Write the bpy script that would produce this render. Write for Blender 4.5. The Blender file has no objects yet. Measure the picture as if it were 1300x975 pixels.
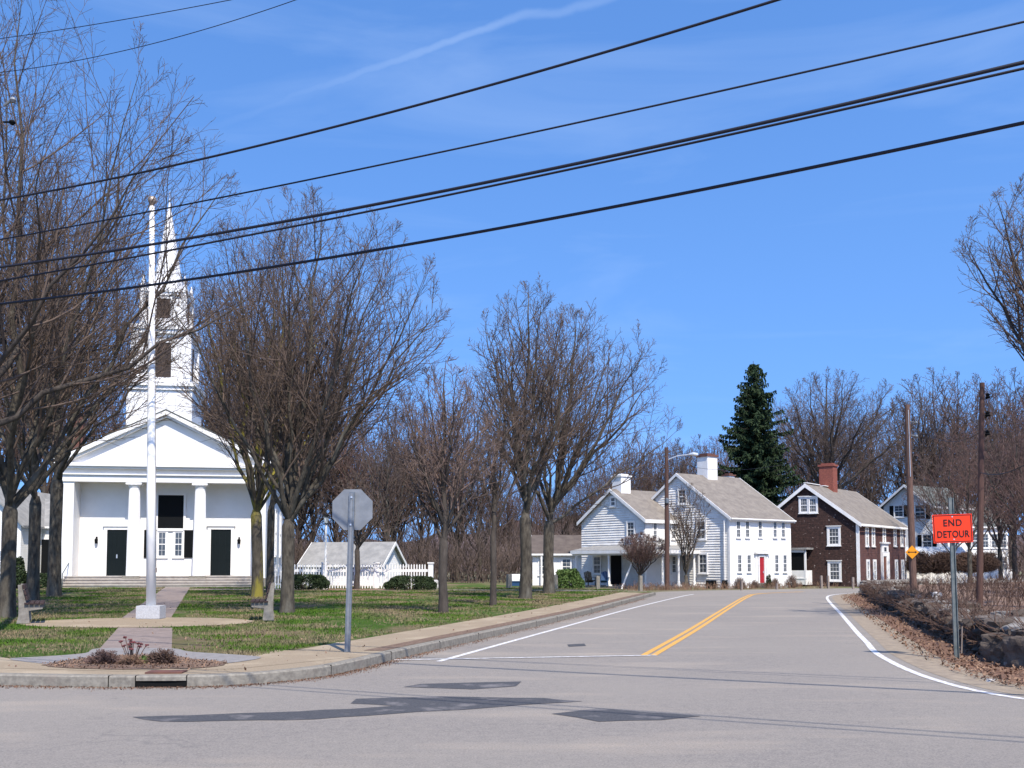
import bpy, bmesh, math, random
import numpy as np
from mathutils import Vector, Matrix
from mathutils.geometry import tessellate_polygon
random.seed(7)
sc = bpy.context.scene
col = sc.collection
R = math.radians

# ------------------------------------------------------------------ camera, light, exposure
F = 1264.0
PITCH = R(3.5)
HORIZON = 715.0
EYE = 1.6
SHIFT_PX = (HORIZON - 487.5) - F * math.tan(PITCH)
cd = bpy.data.cameras.new('camera'); cam = bpy.data.objects.new('camera', cd); col.objects.link(cam)
cd.sensor_width = 36.0; cd.lens = F / 1300 * 36.0; cd.shift_y = SHIFT_PX / 1300.0
cd.clip_start = 0.1; cd.clip_end = 3000
cam.location = (0, 0, EYE); cam.rotation_euler = (R(90) + PITCH, 0, 0)
sc.camera = cam

SUN_EL = R(53)
SX, SY = 0.36, -0.933          # horizontal direction towards the sun
w = bpy.data.worlds.new('World'); sc.world = w; w.use_nodes = True
nt = w.node_tree; nt.nodes.clear()
N = nt.nodes.new; L = nt.links.new
out = N('ShaderNodeOutputWorld'); bg = N('ShaderNodeBackground'); sky = N('ShaderNodeTexSky')
sky.sky_type = 'NISHITA'; sky.sun_disc = False; sky.sun_elevation = SUN_EL
sky.sun_rotation = math.atan2(SX, SY)
sky.air_density = 1.0; sky.dust_density = 0.3; sky.ozone_density = 2.5; sky.altitude = 0
hsv = N('ShaderNodeHueSaturation'); hsv.inputs['Saturation'].default_value = 1.22; hsv.inputs['Value'].default_value = 1.52; hsv.inputs['Hue'].default_value = 0.506
L(sky.outputs[0], hsv.inputs['Color'])
tc = N('ShaderNodeTexCoord')
# read the sky somewhat higher than looked at, so that the clear blue reaches down to the tree line
sv_ = N('ShaderNodeVectorMath'); sv_.operation = 'MULTIPLY_ADD'; sv_.inputs[1].default_value = (1, 1, .80); sv_.inputs[2].default_value = (0, 0, .30)
L(tc.outputs['Generated'], sv_.inputs[0]); svn = N('ShaderNodeVectorMath'); svn.operation = 'NORMALIZE'; L(sv_.outputs[0], svn.inputs[0]); L(svn.outputs[0], sky.inputs[0])
# thin cirrus veil
mp = N('ShaderNodeMapping'); mp.inputs['Scale'].default_value = (1.6, 1.2, 9.0); mp.inputs['Rotation'].default_value = (0, R(14), 0)
L(tc.outputs['Generated'], mp.inputs[0])
n1 = N('ShaderNodeTexNoise'); n1.inputs['Scale'].default_value = 1.7; n1.inputs['Detail'].default_value = 6; n1.inputs['Roughness'].default_value = 0.55; n1.inputs['Distortion'].default_value = 0.7
L(mp.outputs[0], n1.inputs['Vector'])
r1 = N('ShaderNodeMapRange'); r1.inputs[1].default_value = 0.50; r1.inputs[2].default_value = 0.85; r1.inputs[3].default_value = 0; r1.inputs[4].default_value = 0.13
L(n1.outputs[0], r1.inputs[0])
# one long wispy streak: distance from a great circle, cut to a stretch of it
def ray(px, py):
    u = (px - 650) / F; v = (SHIFT_PX + 487.5 - py) / F
    return Vector((u, math.cos(PITCH) - math.sin(PITCH) * v, math.sin(PITCH) + math.cos(PITCH) * v))
sa = ray(430, 104).normalized(); sb = ray(745, 0).normalized()
sn = sa.cross(sb).normalized(); st = (sb - sa).normalized(); smid = (sa + sb).normalized()
def dotnode(vec, src):
    d = N('ShaderNodeVectorMath'); d.operation = 'DOT_PRODUCT'; L(src, d.inputs[0]); d.inputs[1].default_value = vec; return d.outputs['Value']
nd = N('ShaderNodeTexNoise'); nd.inputs['Scale'].default_value = 9; nd.inputs['Detail'].default_value = 5; L(tc.outputs['Generated'], nd.inputs['Vector'])
wob = N('ShaderNodeMath'); wob.operation = 'MULTIPLY_ADD'; L(nd.outputs[0], wob.inputs[0]); wob.inputs[1].default_value = 0.032; wob.inputs[2].default_value = -0.016
dd = N('ShaderNodeMath'); dd.operation = 'ADD'; L(dotnode(sn, tc.outputs['Generated']), dd.inputs[0]); L(wob.outputs[0], dd.inputs[1])
ab = N('ShaderNodeMath'); ab.operation = 'ABSOLUTE'; L(dd.outputs[0], ab.inputs[0])
ms = N('ShaderNodeMapRange'); ms.interpolation_type = 'SMOOTHERSTEP'; ms.inputs[1].default_value = 0.0; ms.inputs[2].default_value = 0.006; ms.inputs[3].default_value = 0.18; ms.inputs[4].default_value = 0
L(ab.outputs[0], ms.inputs[0])
along = dotnode(st, tc.outputs['Generated'])
a0 = st.dot(sa); a1 = st.dot(sb)
ml = N('ShaderNodeMapRange'); ml.interpolation_type = 'SMOOTHSTEP'; ml.inputs[1].default_value = a0 - 0.20; ml.inputs[2].default_value = a0 + 0.18; L(along, ml.inputs[0])
mm = N('ShaderNodeMath'); mm.operation = 'MULTIPLY'; L(ms.outputs[0], mm.inputs[0]); L(ml.outputs[0], mm.inputs[1])
nb = N('ShaderNodeMapRange'); nb.inputs[1].default_value = 0.3; nb.inputs[2].default_value = 0.65; L(n1.outputs[0], nb.inputs[0]); nb.inputs[3].default_value = 0.4; nb.inputs[4].default_value = 1
mm2 = N('ShaderNodeMath'); mm2.operation = 'MULTIPLY'; L(mm.outputs[0], mm2.inputs[0]); L(nb.outputs[0], mm2.inputs[1])
mx = N('ShaderNodeMath'); mx.operation = 'MAXIMUM'; L(mm2.outputs[0], mx.inputs[0]); L(r1.outputs[0], mx.inputs[1])
mixc = N('ShaderNodeMixRGB'); L(mx.outputs[0], mixc.inputs[0]); L(hsv.outputs[0], mixc.inputs[1]); mixc.inputs[2].default_value = (4.6, 5.6, 7.0, 1)
L(mixc.outputs[0], bg.inputs[0]); bg.inputs[1].default_value = 0.15
L(bg.outputs[0], out.inputs[0])

ld = bpy.data.lights.new('sun', 'SUN'); ld.energy = 4.9; ld.angle = R(0.5); ld.color = (1.0, 0.93, 0.83)
sun = bpy.data.objects.new('sun', ld); col.objects.link(sun)
sv = Vector((SX * math.cos(SUN_EL), SY * math.cos(SUN_EL), math.sin(SUN_EL)))
sun.rotation_euler = sv.to_track_quat('Z', 'Y').to_euler()
sun.location = (20, -30, 40)
vs = sc.view_settings; vs.view_transform = 'Standard'; vs.look = 'None'; vs.gamma = 1; vs.use_curve_mapping = False; vs.exposure = 0.40
sc.cycles.max_bounces = 5; sc.cycles.diffuse_bounces = 3; sc.cycles.glossy_bounces = 2; sc.cycles.transparent_max_bounces = 4

# pixel (of the 1300 x 975 photo) -> point at world depth y, or on a level plane
def P(px, py, Y):
    r = ray(px, py); t = Y / r.y
    return Vector((r.x * t, Y, EYE + r.z * t))
def G(px, py, z=0.0):
    r = ray(px, py); t = (z - EYE) / r.z
    return Vector((r.x * t, r.y * t, z))
def hz(py, Y): return P(650, py, Y).z
def xat(px, Y, py=700): return P(px, py, Y).x

# ------------------------------------------------------------------ materials
M = {}
def mat(name, c, rough=0.8, c2=None, scale=5.0, detail=4, bump=0.0, bscale=None, metal=0.0, spec=0.3,
        c3=None, scale3=1.0, lo=0.35, hi=0.65, lo3=0.5, hi3=0.6, coord='Object', stretch=None, strips=None):
    m = bpy.data.materials.new(name); m.use_nodes = True
    t = m.node_tree; b = t.nodes['Principled BSDF']
    b.inputs['Roughness'].default_value = rough; b.inputs['Metallic'].default_value = metal
    b.inputs['Specular IOR Level'].default_value = spec
    n = t.nodes.new; l = t.links.new
    tcn = n('ShaderNodeTexCoord'); mapn = n('ShaderNodeMapping'); l(tcn.outputs[coord], mapn.inputs[0])
    if stretch: mapn.inputs['Scale'].default_value = stretch
    def noise(s, d=4, r=0.6):
        x = n('ShaderNodeTexNoise'); x.inputs['Scale'].default_value = s; x.inputs['Detail'].default_value = d; x.inputs['Roughness'].default_value = r
        l(mapn.outputs[0], x.inputs['Vector']); return x.outputs[0]
    cur = None
    if c2:
        rr = n('ShaderNodeMapRange'); rr.inputs[1].default_value = lo; rr.inputs[2].default_value = hi; l(noise(scale, detail), rr.inputs[0])
        mi = n('ShaderNodeMixRGB'); l(rr.outputs[0], mi.inputs[0]); mi.inputs[1].default_value = (*c, 1); mi.inputs[2].default_value = (*c2, 1); cur = mi.outputs[0]
    if c3:
        rr = n('ShaderNodeMapRange'); rr.inputs[1].default_value = lo3; rr.inputs[2].default_value = hi3; l(noise(scale3, 5), rr.inputs[0])
        mi = n('ShaderNodeMixRGB'); l(rr.outputs[0], mi.inputs[0])
        if cur: l(cur, mi.inputs[1])
        else: mi.inputs[1].default_value = (*c, 1)
        mi.inputs[2].default_value = (*c3, 1); cur = mi.outputs[0]
    if cur: l(cur, b.inputs['Base Color'])
    else: b.inputs['Base Color'].default_value = (*c, 1)
    hgt = None
    if strips:            # lap boards: saw-tooth relief up the wall, with a dark joint line
        pitch, depth = strips
        sep = n('ShaderNodeSeparateXYZ'); l(tcn.outputs['Object'], sep.inputs[0])
        dv = n('ShaderNodeMath'); dv.operation = 'DIVIDE'; l(sep.outputs['Z'], dv.inputs[0]); dv.inputs[1].default_value = pitch
        fr = n('ShaderNodeMath'); fr.operation = 'FRACT'; l(dv.outputs[0], fr.inputs[0])
        iv = n('ShaderNodeMath'); iv.operation = 'SUBTRACT'; iv.inputs[0].default_value = 1; l(fr.outputs[0], iv.inputs[1])
        bp = n('ShaderNodeBump'); bp.inputs['Strength'].default_value = 1; bp.inputs['Distance'].default_value = depth
        l(iv.outputs[0], bp.inputs['Height']); hgt = bp.outputs[0]; l(hgt, b.inputs['Normal'])
    if bump:
        bp = n('ShaderNodeBump'); bp.inputs['Strength'].default_value = 1; bp.inputs['Distance'].default_value = bump
        l(noise(bscale or scale, 6, 0.7), bp.inputs['Height'])
        if hgt: l(hgt, bp.inputs['Normal'])
        l(bp.outputs[0], b.inputs['Normal'])
    M[name] = m; return m

mat('white_paint', (.83, .81, .77), .55, (.73, .71, .67), 2.5, 5)
mat('white_clapboard', (.82, .79, .73), .6, (.66, .63, .58), 1.6, 6, c3=(.42, .42, .40), scale3=7, lo3=.62, hi3=.78, strips=(.13, .03))
mat('white_wall', (.82, .80, .76), .6, (.73, .71, .67), 1.2, 5, strips=(.12, .012))
mat('church_paint', (.84, .82, .79), .55, (.78, .76, .73), .8, 4)
mat('grey_clapboard', (.80, .77, .71), .6, (.70, .67, .62), 1.2, 5, strips=(.16, .03))
mat('shingle_brown', (.022, .012, .010), .85, (.056, .028, .022), 6, 5, c3=(.34, .28, .25), scale3=4.5, lo3=.64, hi3=.70, strips=(.16, .03))
mat('clapboard_red', (.115, .052, .042), .75, (.075, .036, .03), 4, 5, strips=(.12, .02))
mat('roof_tan', (.235, .205, .170), .9, (.165, .142, .120), 2.2, 8, bump=.02, bscale=14, c3=(.13, .11, .10), scale3=9, lo3=.55, hi3=.75)
mat('roof_grey', (.30, .29, .27), .9, (.21, .205, .195), 2.0, 8, bump=.02, bscale=14, c3=(.23, .23, .22), scale3=8, lo3=.55, hi3=.75)
mat('roof_slate', (.13, .14, .125), .9, (.085, .092, .085), 2.0, 7, bump=.02, bscale=14)
mat('roof_brown', (.125, .10, .082), .9, (.085, .066, .056), 2.0, 7)
mat('roof_metal', (.52, .54, .56), .5, (.42, .44, .46), 1.5, 5, stretch=(9, 1, 1))
mat('glass', (.035, .045, .055), .12, (.09, .10, .11), 1.1, 2, spec=.6)
mat('black_paint', (.005, .006, .007), .7, spec=.12)
mat('dark_green_door', (.005, .009, .010), .6, spec=.15)
mat('louvre', (.022, .016, .015), .8, (.035, .025, .022), 3, strips=(.18, .05))
mat('red_door', (.36, .02, .028), .5)
mat('brown_door', (.16, .06, .035), .5)
mat('brick', (.30, .095, .062), .85, (.17, .055, .042), 14, 4, bump=.01, bscale=20)
mat('brick_dark', (.16, .07, .05), .9, (.10, .05, .04), 6)
mat('stone_step', (.42, .38, .33), .9, (.32, .28, .24), 3)
mat('granite', (.27, .245, .20), .9, (.17, .152, .125), 14, 6, c3=(.20, .17, .14), scale3=2.2, lo3=.56, hi3=.74, bump=.008, bscale=25)
mat('granite_block', (.50, .50, .50), .85, (.36, .36, .37), 30, 6, bump=.006, bscale=40)
mat('concrete', (.27, .245, .21), .95, (.15, .135, .115), 6, 6, bump=.012, bscale=20)
mat('galvanised', (.22, .24, .26), .5, (.16, .175, .19), 12, 4, metal=.55)
mat('sign_back', (.24, .25, .26), .55, (.19, .20, .21), 6, 3, metal=.3)
mat('post_steel', (.10, .13, .13), .55, (.20, .21, .20), 7, 4, metal=.4)
mat('orange_sign', (.85, .042, .008), .45)
mat('sign_black', (.02, .008, .008), .6)
mat('yellow_sign', (.70, .27, .01), .5)
mat('orange_plastic', (.50, .10, .04), .6)
mat('pole_wood', (.115, .062, .048), .9, (.07, .040, .032), 7, 5, stretch=(6, 6, .6), bump=.01)
mat('pole_wood_light', (.17, .10, .075), .9, (.09, .055, .045), 7, 5, stretch=(6, 6, .6), bump=.01)
mat('post_wood', (.30, .25, .21), .9, (.20, .16, .14), 7, 5, stretch=(5, 5, .6))
mat('bench_wood', (.055, .034, .032), .9, (.032, .02, .02), 9, 4, stretch=(1, .3, 1))
mat('wire', (.012, .012, .02), .6)
mat('flagpole_white', (.88, .86, .82), .45, spec=.4)
mat('ball_bronze', (.42, .33, .26), .4, metal=.4)
mat('bark_grey', (.105, .090, .068), .95, (.034, .028, .022), 9, 6, stretch=(1, 1, .35), bump=.02, c3=(.16, .15, .125), scale3=2, lo3=.55, hi3=.75)
mat('bark_dark', (.045, .036, .030), .95, (.080, .066, .054), 8, 5, stretch=(1, 1, .35), bump=.02)
mat('bark_moss', (.090, .076, .058), .95, (.04, .034, .027), 9, 6, stretch=(1, 1, .35), bump=.02, c3=(.20, .17, .03), scale3=1.6, lo3=.47, hi3=.60)
mat('twig_grey', (.135, .096, .074), .9, (.080, .057, .044), 1.5, 3)
mat('twig_red', (.165, .100, .082), .9, (.10, .062, .052), 1.5, 3)
mat('twig_pale', (.19, .135, .11), .9, (.12, .082, .068), 1.5, 3)
mat('twig_wood', (.135, .098, .080), .9, (.080, .058, .048), .5, 3)
mat('twig_brown', (.130, .080, .058), .9, (.075, .045, .034), .5, 3)
mat('needles', (.013, .030, .010), .85, (.030, .050, .018), 1.2, 4)
mat('evergreen', (.018, .034, .012), .85, (.040, .058, .020), 5, 4)
mat('shrub_green', (.045, .085, .018), .8, (.10, .15, .035), 6, 4)
mat('dry_grass', (.30, .23, .14), .95, (.20, .15, .09), 3, 5)
mat('leaf_litter', (.23, .125, .075), .95, (.11, .06, .042), 9, 6, c3=(.33, .23, .15), scale3=18, lo3=.6, hi3=.7, bump=.03, bscale=22)
mat('leaf_tan', (.26, .16, .10), .9, (.13, .075, .05), 1.5, 2)
mat('mulch', (.12, .075, .052), .95, (.22, .15, .105), 12, 6, bump=.02, bscale=26)
mat('mulch_red', (.26, .10, .055), .95, (.17, .065, .04), 9, 4)
mat('sedum', (.17, .055, .055), .9, (.11, .04, .04), 4)
mat('fieldstone', (.135, .105, .082), .95, (.050, .038, .030), 3.5, 7, bump=.03, bscale=7, c3=(.27, .25, .23), scale3=2.6, lo3=.58, hi3=.7)
mat('slab_stone', (.27, .25, .22), .95, (.14, .125, .11), 2.5, 6, bump=.02, bscale=8)
mat('void', (.004, .004, .004), 1.0)
mat('blue_paint', (.02, .06, .14), .5)
mat('hill_wood', (.085, .060, .058), 1, (.115, .080, .072), .12, 6)
mat('rock_white', (.55, .53, .50), .8, (.36, .34, .32), 6)
mat('lamp_glass', (.55, .60, .62), .25)
mat('aluminium', (.62, .64, .66), .35, metal=.6)

# ------------------------------------------------------------------ object helpers
def link(o, parent=None):
    col.objects.link(o)
    if parent: o.parent = parent
    return o
def tag(o, label=None, cat=None, group=None, kind=None):
    if label: o['label'] = label
    if cat: o['category'] = cat
    if group: o['group'] = group
    if kind: o['kind'] = kind
    return o
def thing(name, label, cat, loc=(0, 0, 0), rz=0.0, group=None):
    o = bpy.data.objects.new(name, None); o.empty_display_size = .3
    o.location = loc; o.rotation_euler = (0, 0, rz); link(o); return tag(o, label, cat, group)
def copy_tree(o, parent=None):
    c = o.copy(); col.objects.link(c)
    if parent: c.parent = parent
    for ch in [k for k in bpy.data.objects if k.parent == o]: copy_tree(ch, c)
    return c

class MB:
    def __init__(s): s.v = []; s.f = []
    def add(s, vs, fs):
        b = len(s.v); s.v += [tuple(x) for x in vs]; s.f += [tuple(b + i for i in f) for f in fs]; return s
    def box(s, x0, x1, y0, y1, z0, z1):
        return s.add([(x0,y0,z0),(x1,y0,z0),(x1,y1,z0),(x0,y1,z0),(x0,y0,z1),(x1,y0,z1),(x1,y1,z1),(x0,y1,z1)],
                     [(0,3,2,1),(4,5,6,7),(0,1,5,4),(1,2,6,5),(2,3,7,6),(3,0,4,7)])
    def obox(s, O, ax, ay, az, a, b, c):          # box in the frame O + x ax + y ay + z az
        O, ax, ay, az = Vector(O), Vector(ax), Vector(ay), Vector(az)
        v = [O + ax * x + ay * y + az * z for z in c for y in b for x in a]
        return s.add(v, [(0,2,3,1),(4,5,7,6),(0,1,5,4),(1,3,7,5),(3,2,6,7),(2,0,4,6)])
    def prism(s, poly, ext):                      # planar polygon (3-D points) pushed along ext
        n = len(poly); p = [Vector(q) for q in poly]; e = Vector(ext)
        return s.add(p + [q + e for q in p], [tuple(range(n))[::-1], tuple(range(n, 2*n))] + [(i, (i+1) % n, n+(i+1) % n, n+i) for i in range(n)])
    def tube(s, pts, rad, n=8, cap=True):
        pts = [Vector(p) for p in pts]
        if not isinstance(rad, (list, tuple)): rad = [rad] * len(pts)
        base = len(s.v); ref = None
        for i, p in enumerate(pts):
            t = (pts[min(i+1, len(pts)-1)] - pts[max(i-1, 0)]).normalized()
            if ref is None: ref = t.orthogonal().normalized()
            ref = (ref - t * ref.dot(t)).normalized(); bi = t.cross(ref)
            for k in range(n):
                a = 2 * math.pi * k / n
                s.v.append(tuple(p + (ref * math.cos(a) + bi * math.sin(a)) * rad[i]))
        for i in range(len(pts) - 1):
            for k in range(n):
                a = base + i*n + k; b = base + i*n + (k+1) % n
                s.f.append((a, b, b + n, a + n))
        if cap:
            s.f.append(tuple(base + k for k in range(n))[::-1]); e = base + (len(pts)-1)*n; s.f.append(tuple(e + k for k in range(n)))
        return s
    def lathe(s, c, prof, n=16):                  # prof: list of (radius, z)
        base = len(s.v)
        for r, z in prof:
            for k in range(n):
                a = 2*math.pi*k/n; s.v.append((c[0] + r*math.cos(a), c[1] + r*math.sin(a), c[2] + z))
        for i in range(len(prof)-1):
            for k in range(n):
                a = base+i*n+k; b = base+i*n+(k+1) % n; s.f.append((a, b, b+n, a+n))
        s.f.append(tuple(base+k for k in range(n))[::-1]); e = base+(len(prof)-1)*n; s.f.append(tuple(e+k for k in range(n)))
        return s
    def build(s, name, m, parent=None, smooth=False, bevel=0.0):
        me = bpy.data.meshes.new(name); me.from_pydata(s.v, [], s.f); me.update()
        if bevel:
            bm = bmesh.new(); bm.from_mesh(me); bmesh.ops.remove_doubles(bm, verts=bm.verts, dist=1e-5)
            bmesh.ops.bevel(bm, geom=list(bm.edges), offset=bevel, segments=2, affect='EDGES', clamp_overlap=True); bm.to_mesh(me); bm.free()
        me.materials.append(M[m] if isinstance(m, str) else m)
        if smooth: me.shade_smooth()
        return link(bpy.data.objects.new(name, me), parent)

def np_mesh(name, V, Fc, m, parent=None, smooth=True):
    """V (n,3), Fc (k, s) integer faces of one size, or a list of such arrays."""
    if not isinstance(Fc, list): Fc = [Fc]
    me = bpy.data.meshes.new(name)
    me.vertices.add(len(V)); me.vertices.foreach_set('co', np.asarray(V, dtype=np.float32).ravel())
    idx = np.concatenate([f.ravel() for f in Fc]).astype(np.int32)
    sizes = np.concatenate([np.full(len(f), f.shape[1], np.int32) for f in Fc])
    starts = np.concatenate([[0], np.cumsum(sizes)[:-1]]).astype(np.int32)
    me.loops.add(len(idx)); me.loops.foreach_set('vertex_index', idx)
    me.polygons.add(len(sizes)); me.polygons.foreach_set('loop_start', starts)
    if smooth: me.polygons.foreach_set('use_smooth', np.ones(len(sizes), bool))
    me.update(calc_edges=True); me.validate()
    me.materials.append(M[m])
    return link(bpy.data.objects.new(name, me), parent)

def tubes_np(groups):
    """groups: {(k, sides): (list of point lists, list of radius lists)} -> V, [faces]"""
    Vs, Fs, base = [], [], 0
    for (k, s), (pts, rad) in groups.items():
        Pn = np.array(pts, dtype=np.float64); Rn = np.array(rad, dtype=np.float64)
        T = np.empty_like(Pn); T[:, 1:-1] = Pn[:, 2:] - Pn[:, :-2]; T[:, 0] = Pn[:, 1] - Pn[:, 0]; T[:, -1] = Pn[:, -1] - Pn[:, -2]
        T /= np.linalg.norm(T, axis=2, keepdims=True) + 1e-9
        d0 = Pn[:, -1] - Pn[:, 0]; ref = np.where((np.abs(d0[:, 2]) > .8*np.linalg.norm(d0, axis=1))[:, None], [[1., 0, 0]], [[0, 0, 1.]])
        A = np.cross(T, ref[:, None, :]); A /= np.linalg.norm(A, axis=2, keepdims=True) + 1e-9
        B = np.cross(T, A)
        an = np.arange(s) * 2*np.pi/s
        V = Pn[:, :, None, :] + Rn[:, :, None, None] * (A[:, :, None, :]*np.cos(an)[None, None, :, None] + B[:, :, None, :]*np.sin(an)[None, None, :, None])
        n = len(Pn); Vs.append(V.reshape(-1, 3))
        i = np.arange(n)[:, None, None]*k*s; j = np.arange(k-1)[None, :, None]*s; q = np.arange(s)[None, None, :]
        a = base + i + j + q; b = base + i + j + (q+1) % s
        Fs.append(np.stack([a, b, b+s, a+s], axis=-1).reshape(-1, 4)); base += n*k*s
    return np.concatenate(Vs), Fs

def poly_sheet(name, pts, z, m, kind='structure', parent=None):
    v = [Vector((p[0], p[1], z)) for p in pts]
    tr = tessellate_polygon([v]); mb = MB(); mb.add(v, tr)
    o = mb.build(name, m, parent)
    bm = bmesh.new(); bm.from_mesh(o.data); bmesh.ops.recalc_face_normals(bm, faces=bm.faces)
    if sum(f.normal.z * f.calc_area() for f in bm.faces) < 0: bmesh.ops.reverse_faces(bm, faces=bm.faces)
    bm.to_mesh(o.data); bm.free()
    if kind: o['kind'] = kind
    return o
def smooth_line(pts, n=6):                        # Catmull-Rom
    p = [Vector((q[0], q[1], 0)) for q in pts]; p = [2*p[0]-p[1]] + p + [2*p[-1]-p[-2]]; o = []
    for i in range(1, len(p)-2):
        for k in range(n):
            t = k/n; a, b, c, d = p[i-1:i+3]
            o.append(.5*((2*b) + (c-a)*t + (2*a-5*b+4*c-d)*t*t + (3*b-a-3*c+d)*t**3))
    o.append(p[-2]); return o
def offset(line, d):                              # to the left of travel
    o = []
    for i, p in enumerate(line):
        t = (line[min(i+1, len(line)-1)] - line[max(i-1, 0)]).normalized()
        o.append(p + Vector((-t.y, t.x, 0))*d)
    return o
def band(line, d0, d1, z, name, m, kind='structure'):
    a, b = offset(line, d0), offset(line, d1); n = len(a); mb = MB()
    mb.add([(p.x, p.y, z) for p in a] + [(p.x, p.y, z) for p in b], [(i, i+1, n+i+1, n+i) if d1 > d0 else (i+1, i, n+i, n+i+1) for i in range(n-1)])
    o = mb.build(name, m); o['kind'] = kind; return o
def inside(x, y, poly):                           # numpy point in polygon
    r = np.zeros(len(x), bool); n = len(poly)
    for i in range(n):
        x0, y0 = poly[i][0], poly[i][1]; x1, y1 = poly[(i+1) % n][0], poly[(i+1) % n][1]
        c = (y0 > y) != (y1 > y)
        r ^= c & (x < (x1-x0)*(y-y0)/(y1-y0+1e-12) + x0)
    return r
# ------------------------------------------------------------------ ground materials
def ground_mats():
    # lawn
    m = bpy.data.materials.new('lawn'); m.use_nodes = True; t = m.node_tree; b = t.nodes['Principled BSDF']; b.inputs['Roughness'].default_value = .95; b.inputs['Specular IOR Level'].default_value = .1
    n = t.nodes.new; l = t.links.new; tcn = n('ShaderNodeTexCoord')
    def noise(s, d=5, r=.6, st=None):
        mp = n('ShaderNodeMapping'); l(tcn.outputs['Object'], mp.inputs[0])
        if st: mp.inputs['Scale'].default_value = st
        x = n('ShaderNodeTexNoise'); x.inputs['Scale'].default_value = s; x.inputs['Detail'].default_value = d; x.inputs['Roughness'].default_value = r; l(mp.outputs[0], x.inputs['Vector']); return x.outputs[0]
    def mr(src, a, c):
        x = n('ShaderNodeMapRange'); x.inputs[1].default_value = a; x.inputs[2].default_value = c; l(src, x.inputs[0]); return x.outputs[0]
    def mix(f, a, c):
        x = n('ShaderNodeMixRGB'); l(f, x.inputs[0])
        for i, q in ((1, a), (2, c)):
            if isinstance(q, tuple): x.inputs[i].default_value = (*q, 1)
            else: l(q, x.inputs[i])
        return x.outputs[0]
    g = mix(mr(noise(14, 6, .75), .35, .65), (.036, .086, .010), (.070, .118, .018))
    g = mix(mr(noise(.30, 5, .6, (1, .6, 1)), .46, .60), g, (.185, .138, .082))
    g = mix(mr(noise(1.6, 6, .7), .53, .68), g, (.205, .160, .098))
    l(g, b.inputs['Base Color'])
    bp = n('ShaderNodeBump'); bp.inputs['Distance'].default_value = .03; l(noise(45, 6, .8), bp.inputs['Height']); l(bp.outputs[0], b.inputs['Normal'])
    M['lawn'] = m
    # asphalt
    m = bpy.data.materials.new('asphalt'); m.use_nodes = True; t = m.node_tree; b = t.nodes['Principled BSDF']; b.inputs['Roughness'].default_value = .9; b.inputs['Specular IOR Level'].default_value = .25
    n = t.nodes.new; l = t.links.new; tcn = n('ShaderNodeTexCoord')
    g = mix(mr(noise(38, 5, .85), .32, .68), (.105, .094, .083), (.30, .268, .238))
    g = mix(mr(noise(.22, 5, .55), .40, .62), g, (.238, .212, .182))
    g = mix(mr(noise(.55, 6, .6, (.5, 1.6, 1)), .52, .74), g, (.36, .30, .235))
    g = mix(mr(noise(9, 6, .75), .35, .72), g, (.278, .246, .210))
    g = mix(mr(noise(130, 2, .5), .66, .70), g, (.10, .095, .095))
    gr = n('ShaderNodeMapRange'); gr.inputs[1].default_value = .36; gr.inputs[2].default_value = .64; gr.inputs[3].default_value = .74; gr.inputs[4].default_value = 1.22; l(noise(48, 3, .9), gr.inputs[0])
    mu = n('ShaderNodeMixRGB'); mu.blend_type = 'MULTIPLY'; mu.inputs[0].default_value = 1; l(g, mu.inputs[1]); l(gr.outputs[0], mu.inputs[2]); g = mu.outputs[0]
    vo = n('ShaderNodeTexVoronoi'); vo.feature = 'DISTANCE_TO_EDGE'; vo.inputs['Scale'].default_value = .16
    mp = n('ShaderNodeMapping'); ad = n('ShaderNodeVectorMath'); ad.operation = 'MULTIPLY_ADD'; nn = n('ShaderNodeTexNoise'); nn.inputs['Scale'].default_value = 1.1; nn.inputs['Detail'].default_value = 6
    l(tcn.outputs['Object'], nn.inputs['Vector']); l(nn.outputs['Color'], ad.inputs[0]); ad.inputs[1].default_value = (1.6, 1.6, 0); l(tcn.outputs['Object'], ad.inputs[2]); l(ad.outputs[0], vo.inputs['Vector'])
    cr = n('ShaderNodeMapRange'); cr.inputs[1].default_value = 0; cr.inputs[2].default_value = .0018; cr.inputs[3].default_value = .28; cr.inputs[4].default_value = 0; l(vo.outputs['Distance'], cr.inputs[0])
    g = mix(cr.outputs[0], g, (.09, .085, .085))
    l(g, b.inputs['Base Color'])
    bp = n('ShaderNodeBump'); bp.inputs['Distance'].default_value = .006; l(noise(90, 4, .8), bp.inputs['Height']); l(bp.outputs[0], b.inputs['Normal'])
    M['asphalt'] = m
ground_mats()
mat('asphalt_patch', (.050, .050, .054), .85, (.085, .083, .085), 30, 5, c3=(.17, .156, .15), scale3=2.4, lo3=.54, hi3=.68, bump=.006, bscale=60)
mat('road_dirt', (.34, .31, .27), .95, (.26, .24, .22), 8, 6)
mat('line_white', (.72, .70, .67), .7, (.42, .39, .37), 10, 6, lo=.42, hi=.62)
mat('line_yellow', (.68, .34, .04), .7, (.44, .28, .12), 10, 6, lo=.42, hi=.66)
mat('sidewalk_tan', (.33, .255, .17), .95, (.235, .185, .125), 40, 6, c3=(.38, .305, .21), scale3=1.1, lo3=.5, hi3=.7, bump=.006, bscale=60)
mat('walk_brown', (.26, .205, .175), .95, (.19, .15, .13), 5, 6, bump=.006, bscale=40)
mat('walk_grey', (.20, .185, .175), .95, (.26, .24, .225), 7, 6, bump=.006, bscale=40)
mat('sand', (.32, .255, .18), .95, (.22, .175, .13), 5, 7, c3=(.30, .26, .23), scale3=22, lo3=.6, hi3=.7, bump=.01, bscale=30)
mat('earth', (.20, .165, .10), .95, (.13, .115, .06), 2.0, 7, c3=(.09, .11, .03), scale3=.4, lo3=.5, hi3=.62, bump=.03, bscale=8)
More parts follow.
